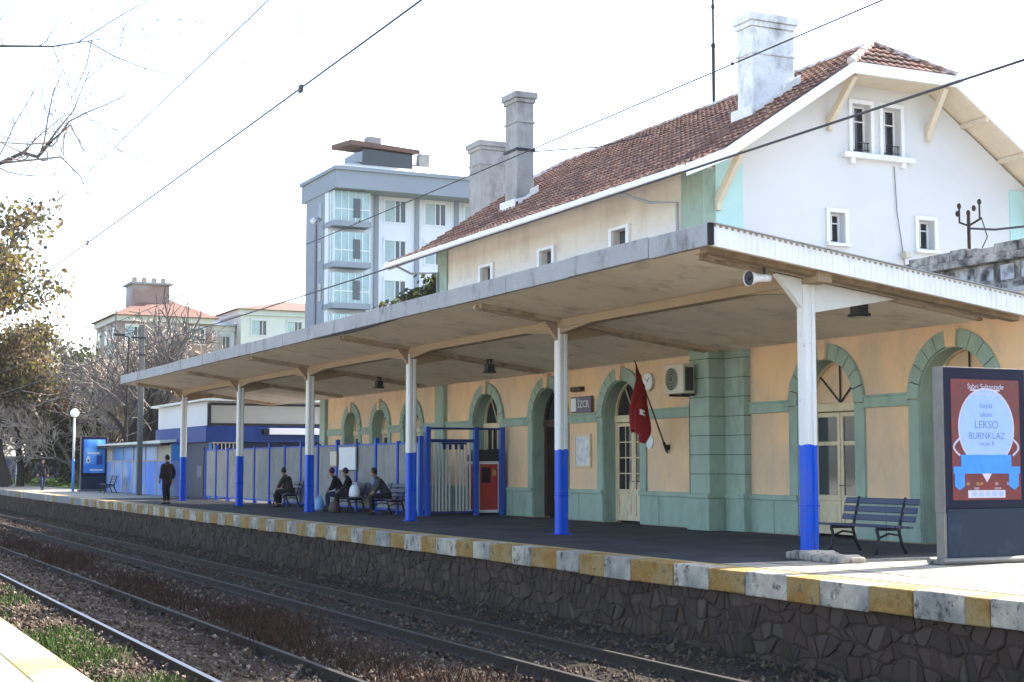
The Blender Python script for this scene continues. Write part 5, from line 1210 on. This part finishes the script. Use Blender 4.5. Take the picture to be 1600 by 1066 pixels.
# ------------------------------------------------------------------ buildings behind
def apartment(name, x1, y0, wx, wy, H, label, mw, mtrim, floors, bays, roofm=None, hip_h=2.5, side_bays=3, z0=0.0, storey=2.9, wgl=1.5):
    """near corner at (x1, y0); +X face wy wide, -Y face wx wide"""
    t = empty(name, (x1 - wx / 2, y0 + wy / 2, 0), label, 'building'); x0 = x1 - wx; y1 = y0 + wy
    b = MB(); b.box(x0, x1, y0, y1, z0, H); b.build('wall', mw, t)
    if roofm:
        b = MB(); o = .7; a = [(x0 - o, y0 - o, H + .02), (x1 + o, y0 - o, H + .02), (x1 + o, y1 + o, H + .02), (x0 - o, y1 + o, H + .02)]; cx, cy = (x0 + x1) / 2, (y0 + y1) / 2; q = min(wx, wy) / 2
        rA, rB = ((cx, y0 + q, H + hip_h), (cx, y1 - q, H + hip_h)) if wy > wx else ((x0 + q, cy, H + hip_h), (x1 - q, cy, H + hip_h))
        if wy > wx: b.face([a[0], a[1], rA]); b.face([a[1], a[2], rB, rA]); b.face([a[2], a[3], rB]); b.face([a[3], a[0], rA, rB])
        else: b.face([a[3], a[0], rA]); b.face([a[0], a[1], rB, rA]); b.face([a[1], a[2], rB]); b.face([a[2], a[3], rA, rB])
        b.face(a[::-1]); b.build('roof', roofm, t)
    fl = MB(); fl.box(x0 - .25, x1 + .25, y0 - .25, y1 + .25, H - .55, H); fl.build('cornice', mtrim, t)
    for f in range(floors):
        zb = H - 1.2 - storey * (f + 1) + 1.55
        for i in range(bays):
            yc = y0 + wy * (i + .5) / bays; win_px(t, x1, yc, zb, wgl, 1.45, mtrim)
        for i in range(side_bays):
            xc = x1 - wx * (i + .5) / side_bays; w = MB(); w.box(xc - .75, xc + .75, y0 - .07, y0 + .01, zb - .07, zb + 1.5); fo = w.build('window', mtrim, t)
            w = MB(); w.box(xc - .65, xc + .65, y0 - .09, y0 - .071, zb, zb + 1.4); w.build('pane', M['pane'], fo)
    return t
def win_px(t, x1, yc, zb, w_, h_, mtrim):
    w = MB(); w.box(x1 - .01, x1 + .05, yc - w_ / 2 - .12, yc + w_ / 2 + .12, zb - .12, zb - .001); w.box(x1 - .01, x1 + .10, yc - w_ / 2 - .12, yc + w_ / 2 + .12, zb + h_ + .001, zb + h_ + .28)
    w.box(x1 - .01, x1 + .06, yc - w_ / 2 - .12, yc - w_ / 2, zb, zb + h_); w.box(x1 - .01, x1 + .06, yc + w_ / 2, yc + w_ / 2 + .12, zb, zb + h_); w.box(x1 + .02, x1 + .05, yc - .04, yc + .04, zb, zb + h_); w.box(x1 + .02, x1 + .05, yc + w_ * .22, yc + w_ * .27, zb, zb + h_)
    fo = w.build('window', mtrim, t); w = MB(); w.box(x1 - .01, x1 + .018, yc - w_ / 2, yc - .041, zb, zb + h_); w.build('pane', M['pane_pale'], fo)
    w = MB(); w.box(x1 - .01, x1 + .018, yc + .041, yc + w_ / 2, zb, zb + h_); w.build('pane', M['pane'], fo)
AX, AY = -100.2, 33.9
t = empty('apartment_block', (AX - 6, AY + 8, 0), 'tall blue grey apartment block with glazed corner balconies left of the chimneys', 'building')
b = MB(); b.box(AX - 4.8, AX, AY, AY + 22, -.02, 20.5); b.build('wall', M['apt_pale'], t)
b = MB(); b.box(AX - 4.83, AX - .75, AY - .05, AY + .02, 0, 20.5); b.build('side_face', M['apt_grey'], t); b = MB(); b.box(AX - 5.7, AX + 2.0, AY - .12, AY + 22.4, 20.5, 21.75); b.box(AX - 5.85, AX + 2.15, AY - .27, AY + 22.5, 21.75, 22.0); b.build('cornice', M['apt_grey'], t)
b = MB(); q = [(AX - 5.6, AY - .1, 22.01), (AX + 1.9, AY - .1, 22.01), (AX + 1.9, AY + 22, 22.01), (AX - 5.6, AY + 22, 22.01)]; r1, r2 = (AX - 1.9, AY + 4.0, 23.6), (AX - 1.9, AY + 18, 23.6)
b.face([q[0], q[1], r1]); b.face([q[1], q[2], r2, r1]); b.face([q[2], q[3], r2]); b.face([q[3], q[0], r1, r2]); b.build('roof', M['rooftin'], t)
b = MB(); b.prism([(AX + 1.2, AY + 1.2, 23.75), (AX + 1.2, AY + 6.4, 23.55), (AX + 1.2, AY + 6.4, 23.8), (AX + 1.2, AY + 1.2, 24.1)], (-4.2, 0, .4)); b.build('dormer_roof', M['apt_roof'], t)
b = MB(); b.box(AX - 3, AX + .8, AY + 2.2, AY + 6.0, 22.1, 23.6); b.build('dormer_wall', M['pane_dark'], t)
b = MB(); b.box(AX - 1.6, AX - .8, AY + 3.2, AY + 4.2, 23.9, 24.9); b.build('roof_vent', M['chim_grey'], t); b = MB(); b.box(AX - 1.0, AX - .4, AY + 7.0, AY + 7.8, 22.3, 23.9); b.build('roof_vent', M['chim_grey'], t)
for f in range(6):
    zf = 18.35 - 2.87 * f
    if zf < 1: break
    b = MB(); b.box(AX - .9, AX + 1.25, AY - .05, AY + 2.75, zf - .38, zf); bo = b.build('balcony', M['apt_grey'], t)
    b = MB(); b.box(AX + .02, AX + 1.15, AY + .05, AY + 2.65, zf + .001, zf + 2.1); b.build('glazing', M['apt_glass'], bo)
    b = MB()
    for k in range(6): b.box(AX + 1.152, AX + 1.2, AY + .02 + k * .52, AY + .08 + k * .52, zf, zf + 2.1)
    for k in range(3): b.box(AX + .05 + k * .5, AX + .11 + k * .5, AY + .0, AY + .048, zf, zf + 2.1)
    b.box(AX + 1.152, AX + 1.19, AY + .05, AY + 2.65, zf + .78, zf + .86); b.box(AX + 1.152, AX + 1.22, AY + 1.45, AY + 1.95, zf + .25, zf + 1.6, 1); b.build('mullion', [M['white_paint'], M['pane']], bo)
    for yo in (5.0, 8.1, 11.2, 14.3, 17.4): win_px(t, AX, AY + yo, zf + .35, 1.55, 1.5, M['apt_pale'])
    b = MB(); b.box(AX - 1.9, AX - 1.2, AY - .08, AY - .051, zf + .3, zf + 1.6); b.build('window', M['pane'], t)
b = MB()
for yo in (3.55, 6.65, 9.75, 12.8, 15.9): b.box(AX - .01, AX + .16, AY + yo - .16, AY + yo + .16, 0, 20.49)
b.build('pier', M['apt_grey'], t)
b = MB(); b.box(AX - 2.6, AX - 2.25, AY - .12, AY - .085, 0, 18.5); b.build('shaft', M['sign_violet'], t)
b = MB(); b.tube([(AX - 2.4, AY - .2, 18.7), (AX - 2.4, AY - .4, 18.9)], .22, 10); b.build('dish', M['globe'], t)
apartment('hipped_apartment', -148, 28.9, 11, 9.2, 15.9, 'rose brick apartment house under an orange hipped roof behind bare trees', M['apt_rose'], M['grey_render'], 4, 3, M['apt_roof'], 2.6)
o = bpy.data.objects['hipped_apartment']
b = MB(); b.box(-154, -150.5, 30.8, 34.4, 16.9, 19.3); b.build('roof_room', M['apt_rose'], o); b = MB(); b.box(-154.3, -150.2, 30.5, 34.7, 19.3, 19.5)
for k in range(4): b.box(-151.2, -150.7, 30.8 + k * .95, 31.2 + k * .95, 19.495, 20.0)
b.build('roof_room_top', M['chim_grey'], o)
apartment('white_apartment', -150, 41.6, 12, 15, 17.2, 'off white apartment house partly hidden by the tall grey block', M['apt_white'], M['white_render'], 4, 4, M['apt_roof'], 1.6)
apartment('low_house', -152, 38.9, 10, 2.6, 15.6, 'pale house between the orange roof and the white apartment house', M['apt_pale'], M['white_render'], 3, 1, M['rooftin'], .6)

# ------------------------------------------------------------------ people
def skin_mesh(nodes, edges, subdiv=2):
    """one continuous surface grown from a skeleton: nodes = [(x, y, z, radius or (rx, ry))], first node is the root"""
    me = bpy.data.meshes.new('sk'); me.from_pydata([n[:3] for n in nodes], edges, [])
    o = bpy.data.objects.new('sk', me); COL.objects.link(o)
    m = o.modifiers.new('s', 'SKIN'); m.use_smooth_shade = True; m.branch_smoothing = .6
    if not me.skin_vertices: 
        bpy.context.view_layer.objects.active = o
    for i, n in enumerate(nodes):
        r_ = n[3]; me.skin_vertices[0].data[i].radius = r_ if isinstance(r_, tuple) else (r_, r_)
        me.skin_vertices[0].data[i].use_root = (i == 0)
    sb = o.modifiers.new('u', 'SUBSURF'); sb.levels = subdiv; sb.render_levels = subdiv
    out = evaluated_mesh(o, 'grown'); bpy.data.objects.remove(o); bpy.data.meshes.remove(me)
    return out
def absorb(mb, me, m=0):
    mb.add([v.co[:] for v in me.vertices], [tuple(p.vertices) for p in me.polygons], m); bpy.data.meshes.remove(me)
def V(*a): return Vector(a)
def person(loc, rz, J, label, coat, legs_m, hair_m=None, hat=False, coat_len=.0, scale=1.0, group=None):
    """J: joints in the person's own frame (facing -Y); keys pelvis chest neck head shL elL wrL hipL knL anL ..R face"""
    t = empty('person', (0, 0, 0), label, 'person', group)
    jp = lambda k, r_: (*J[k], r_)
    n = lambda p, r_: (*p, r_)
    face = Vector(J.get('face', (0, -1, 0))).normalized(); hd = V(*J['head']); nk = V(*J['neck'])
    # body: torso, neck, arms, palms and legs grown as one surface
    nodes = [jp('pelvis', .13), jp('chest', .14), n(nk, .055), n(nk + (hd - nk) * .45, .052)]; edges = [(0, 1), (1, 2), (2, 3)]
    hands = []
    for s in 'LR':
        a = len(nodes); sh, el, wr = V(*J['sh' + s]), V(*J['el' + s]), V(*J['wr' + s]); hv = V(*J['hd' + s]).normalized() if 'hd' + s in J else (wr - el).normalized()
        nodes += [n(sh, .058), n(el, .042), n(wr, .026), n(wr + hv * .05, (.024, .036)), n(wr + hv * .085, (.020, .038))]
        edges += [(1, a), (a, a + 1), (a + 1, a + 2), (a + 2, a + 3), (a + 3, a + 4)]; hands.append((s, wr + hv * .085, wr + hv * .03, hv))
    for s in 'LR':
        a = len(nodes); hp, kn, an = V(*J['hip' + s]), V(*J['kn' + s]), V(*J['an' + s]); nodes += [n(hp, .085), n(kn, .056), n(an, .040)]; edges += [(0, a), (a, a + 1), (a + 1, a + 2)]
    mb = MB(); absorb(mb, skin_mesh(nodes, edges))
    q = Vector((0, -1, 0)).rotation_difference(face)
    # head with jaw, nose, ears
    mb.ball(hd, .10, 0, 16, 12, (.76, .93, 1.16), q); mb.ball(hd + q @ V(0, -.028, -.055), .068, 0, 12, 8, (.85, .95, .95), q)
    mb.add([hd + q @ V(*p) for p in ((-.014, -.088, .012), (.014, -.088, .012), (0, -.092, .03), (-.018, -.09, -.03), (.018, -.09, -.03), (0, -.118, -.026))], [(0, 1, 2), (0, 3, 5), (0, 5, 1), (1, 5, 4), (3, 4, 5)])
    for s in (-1, 1): mb.ball(hd + q @ V(s * .078, .008, -.004), .026, 0, 8, 6, (.35, .7, 1.15), q)
    # fingers: four unequal, bent, and a thumb from the side of the palm
    for s, tip, root, hv in hands:
        side = hv.cross(V(0, 0, 1)) if abs(hv.z) < .8 else hv.cross(V(0, 1, 0)); side.normalize(); cur = side.cross(hv).normalized()
        if cur.z > 0 and abs(hv.z) < .8: cur = -cur
        for k, (off, ln) in enumerate(((-.030, .070), (-.010, .080), (.010, .076), (.029, .060))):
            p0 = tip + side * off - hv * .012; p1 = p0 + hv * ln * .45 + cur * .012; p2 = p1 + hv * ln * .30 + cur * .024; p3 = p2 + hv * ln * .18 + cur * .026
            mb.tube([p0, p1, p2, p3], [.0098, .0090, .0082, .0062], 6)
        sg = -1 if s == 'L' else 1; p0 = root + side * (.026 * sg); p1 = p0 + (hv * .7 + side * sg * .7).normalized() * .035; p2 = p1 + (hv * .9 + side * sg * .25 + cur * .3).normalized() * .030
        mb.tube([p0, p1, p2], [.013, .011, .008], 6)
    mb.build('body', M['skin'], t, smooth=True)
    f = MB()
    for s in (-1, 1): f.ball(hd + q @ V(s * .032, -.088, .022), .010, 0, 8, 6)
    f.ball(hd + q @ V(0, -.090, -.062), .022, 0, 8, 5, (1, .35, .28), q); f.build('face_detail', M['coat_brown'], t, smooth=True)
    h = MB(); h.ball(hd + q @ V(0, .014, .030), .112, 0, 16, 10, (.80, .92, 1.02), q); ho = h.build('beanie' if hat else 'hair', hair_m or M['hair'], t, smooth=True)
    me = ho.data; bm = bmesh.new(); bm.from_mesh(me)
    kill = [v for v in bm.verts if ((q.inverted() @ (v.co - hd)).y < -.055 and (q.inverted() @ (v.co - hd)).z < .052) or (q.inverted() @ (v.co - hd)).z < -.05]
    bmesh.ops.delete(bm, geom=kill, context='VERTS'); bm.to_mesh(me); bm.free()
    # coat and trousers follow the body
    pl, ch = V(*J['pelvis']), V(*J['chest'])
    nodes = [n(pl, (.20, .165)), n(pl + (ch - pl) * .5, (.20, .165)), n(ch, (.215, .17)), n(ch + (nk - ch) * .62, (.10, .085))]; edges = [(0, 1), (1, 2), (2, 3)]
    for s in 'LR':
        a = len(nodes); sh, el, wr = V(*J['sh' + s]), V(*J['el' + s]), V(*J['wr' + s]); nodes += [n(sh, .105), n(sh + (el - sh) * .5, .090), n(el, .078), n(el + (wr - el) * .6, .062), n(wr + (wr - el).normalized() * -.01, .044)]
        edges += [(2, a), (a, a + 1), (a + 1, a + 2), (a + 2, a + 3), (a + 3, a + 4)]
    if coat_len:
        a = len(nodes); nodes.append(n(pl + V(0, 0, -coat_len), (.185, .145))); edges.append((0, a))
    mb = MB(); absorb(mb, skin_mesh(nodes, edges)); co = mb.build('coat', coat, t, smooth=True)
    c2 = MB(); c2.tube([nk + V(0, 0, -.05), nk + V(0, .005, .0), nk + V(0, .008, .03)], [.082, .074, .070], 12, caps=False); c2.build('collar', coat, co, smooth=True)
    nodes = [n(pl + V(0, 0, .02), (.15, .12))]; edges = []
    for s in 'LR':
        a = len(nodes); hp, kn, an = V(*J['hip' + s]), V(*J['kn' + s]), V(*J['an' + s]); nodes += [n(hp, .105), n(hp + (kn - hp) * .5, .09), n(kn, .076), n(kn + (an - kn) * .5, .070), n(an + (kn - an).normalized() * .02, .060)]
        edges += [(0, a), (a, a + 1), (a + 1, a + 2), (a + 2, a + 3), (a + 3, a + 4)]
    mb = MB(); absorb(mb, skin_mesh(nodes, edges)); mb.build('trousers', legs_m, t, smooth=True)
    for s in 'LR':
        an = V(*J['an' + s]); d = V(*J.get('toe' + s, (0, -1, 0))).normalized(); mb = MB(); q2 = V(0, -1, 0).rotation_difference(d)
        pts = [an + d * -.06 + V(0, 0, -.045), an + d * .02 + V(0, 0, -.035), an + d * .10 + V(0, 0, -.05), an + d * .17 + V(0, 0, -.062)]
        mb.tube(pts, [.038, .048, .042, .028], 10); mb.build('shoe', M['shoe'], t, smooth=True)
    t.location = loc; t.rotation_euler = (0, 0, rz); t.scale = (scale,) * 3
    return t
def standing(stride=0.0, armR=(.30, -.10, .95), hold=None):
    return dict(pelvis=(0, 0, .95), chest=(0, .0, 1.28), neck=(0, .01, 1.48), head=(0, -.02, 1.63),
                shL=(.19, .0, 1.40), elL=(.27, .04, 1.13), wrL=(.28, -.06 + stride * .1, .89), shR=(-.19, 0, 1.40), elR=(-.27, .02 - stride * .1, 1.13), wrR=(-.30, -.12, .90),
                hipL=(.09, 0, .92), knL=(.10, -.03 + stride * .28, .50), anL=(.10, .02 + stride * .62, .09), hipR=(-.09, 0, .92), knR=(-.10, -.05 - stride * .35, .51), anR=(-.10, .0 - stride * .42, .09))
def sitting(lean=.12, hands='knees', turn=0):
    j = dict(pelvis=(0, 0, .55), chest=(0, -lean, .88), neck=(0, -lean * 1.6, 1.07), head=(0, -lean * 1.9 - .03, 1.21),
             shL=(.18, -lean * 1.3, 1.0), elL=(.25, -lean - .12, .76), wrL=(.14, -.40, .66), shR=(-.18, -lean * 1.3, 1.0), elR=(-.25, -lean - .12, .76), wrR=(-.14, -.40, .66),
             hipL=(.10, -.03, .54), knL=(.13, -.46, .53), anL=(.13, -.42, .09), hipR=(-.10, -.03, .54), knR=(-.13, -.46, .53), anR=(-.13, -.44, .09))
    if turn: j['face'] = (math.sin(turn), -math.cos(turn), 0)
    return j
# standing man, walker
j = standing(); j['wrR'] = (-.44, -.16, .88); j['elR'] = (-.36, -.02, 1.12)
person((-55.65, 12.75, 0), R(-60), j, 'person standing at the platform edge in a long dark coat, one arm held away', M['coat_brown'], M['trousers'], coat_len=.34, scale=1.02)
j = standing(.5); person((-89.9, 13.5, 0), R(95), j, 'person in dark clothes walking on the sunlit far end of the platform', M['coat_black'], M['jeans'], coat_len=.12)
# seated
j = sitting(.16, turn=-.9); person((-44.55, 15.62, 0), R(-25), j, 'seated person in a plum beanie and black jacket, left one of the pair', M['coat_black'], M['jeans'], M['cap_purple'], hat=True)
j = sitting(.10, turn=-.7); person((-43.6, 15.60, 0), R(-20), j, 'broad seated person with dark hair in a black coat beside the white bag', M['coat_black'], M['trousers'], coat_len=.05, scale=1.0)
j = sitting(.20, turn=-.5); person((-40.95, 15.72, 0), R(-15), j, 'seated person leaning forward in a charcoal grey coat behind the third column', M['coat_grey'], M['trousers'])
j = sitting(.12, turn=-1.0); person((-49.75, 15.58, 0), R(-45), j, 'seated person in a dark olive coat looking left beside the fourth column', M['coat_olive'], M['trousers'], coat_len=.05)
# bags
def bag(name, c, s, m, label, handle=True):
    t = empty(name, c, label, 'bag'); b = MB(); x, y, z = c; rr = random.Random(int(x * 10)); ring = []
    prof = ((0, .80), (.15, 1.0), (.5, .98), (.8, .80), (1.0, .45)); pts = []
    for hz, k in prof:
        for a in range(14):
            an = a * 2 * math.pi / 14; kk = k * (1 + .07 * math.sin(3 * an + hz * 7)); pts.append((x + s[0] * .5 * kk * math.cos(an), y + s[1] * .5 * kk * math.sin(an), z + s[2] * hz))
    fs = [(i * 14 + a, i * 14 + (a + 1) % 14, (i + 1) * 14 + (a + 1) % 14, (i + 1) * 14 + a) for i in range(4) for a in range(14)] + [tuple(range(13, -1, -1)), tuple(range(56, 70))]
    b.add(pts, fs); b.build('body', m, t, smooth=True)
    b = MB(); 
    for o in (-.04, .04): b.tube([(x - s[0] * .2, y + o, z + s[2] * .95), (x - s[0] * .12, y + o, z + s[2] * 1.2), (x + s[0] * .12, y + o, z + s[2] * 1.2), (x + s[0] * .2, y + o, z + s[2] * .95)], .010, 5)
    b.build('handle', m, t)
bag('carrier_bag', (-43.12, 15.50, .47), (.40, .32, .36), M['bag_white'], 'white plastic carrier bag standing on the bench beside the seated pair')
bag('travel_bag', (-43.35, 14.95, 0), (.55, .34, .34), M['bag_brown'], 'brown leather bag on the ground at the seated pair')
bag('shopping_bag', (-45.95, 15.35, 0), (.34, .30, .42), M['bag_blue'], 'pale blue shopping bag on the ground left of the seated pair')

# ------------------------------------------------------------------ haze
b = MB(); b.box(-1600, 1600, -1600, 1600, -2.6, 32); hz = b.build('haze', M['hill'])  # air volume added to pale the distance and lift dark tones
hm = bpy.data.materials.new('haze air'); hm.use_nodes = True; t_ = hm.node_tree; t_.nodes.clear()
ho_ = t_.nodes.new('ShaderNodeOutputMaterial'); pv = t_.nodes.new('ShaderNodeVolumePrincipled'); pv.inputs['Density'].default_value = HAZE; pv.inputs['Color'].default_value = (.93, .95, 1, 1); pv.inputs['Anisotropy'].default_value = .2
t_.links.new(pv.outputs[0], ho_.inputs['Volume']); hz.data.materials.clear(); hz.data.materials.append(hm)
tag(hz, 'thin haze volume added to pale the far houses', 'haze', None, 'stuff')
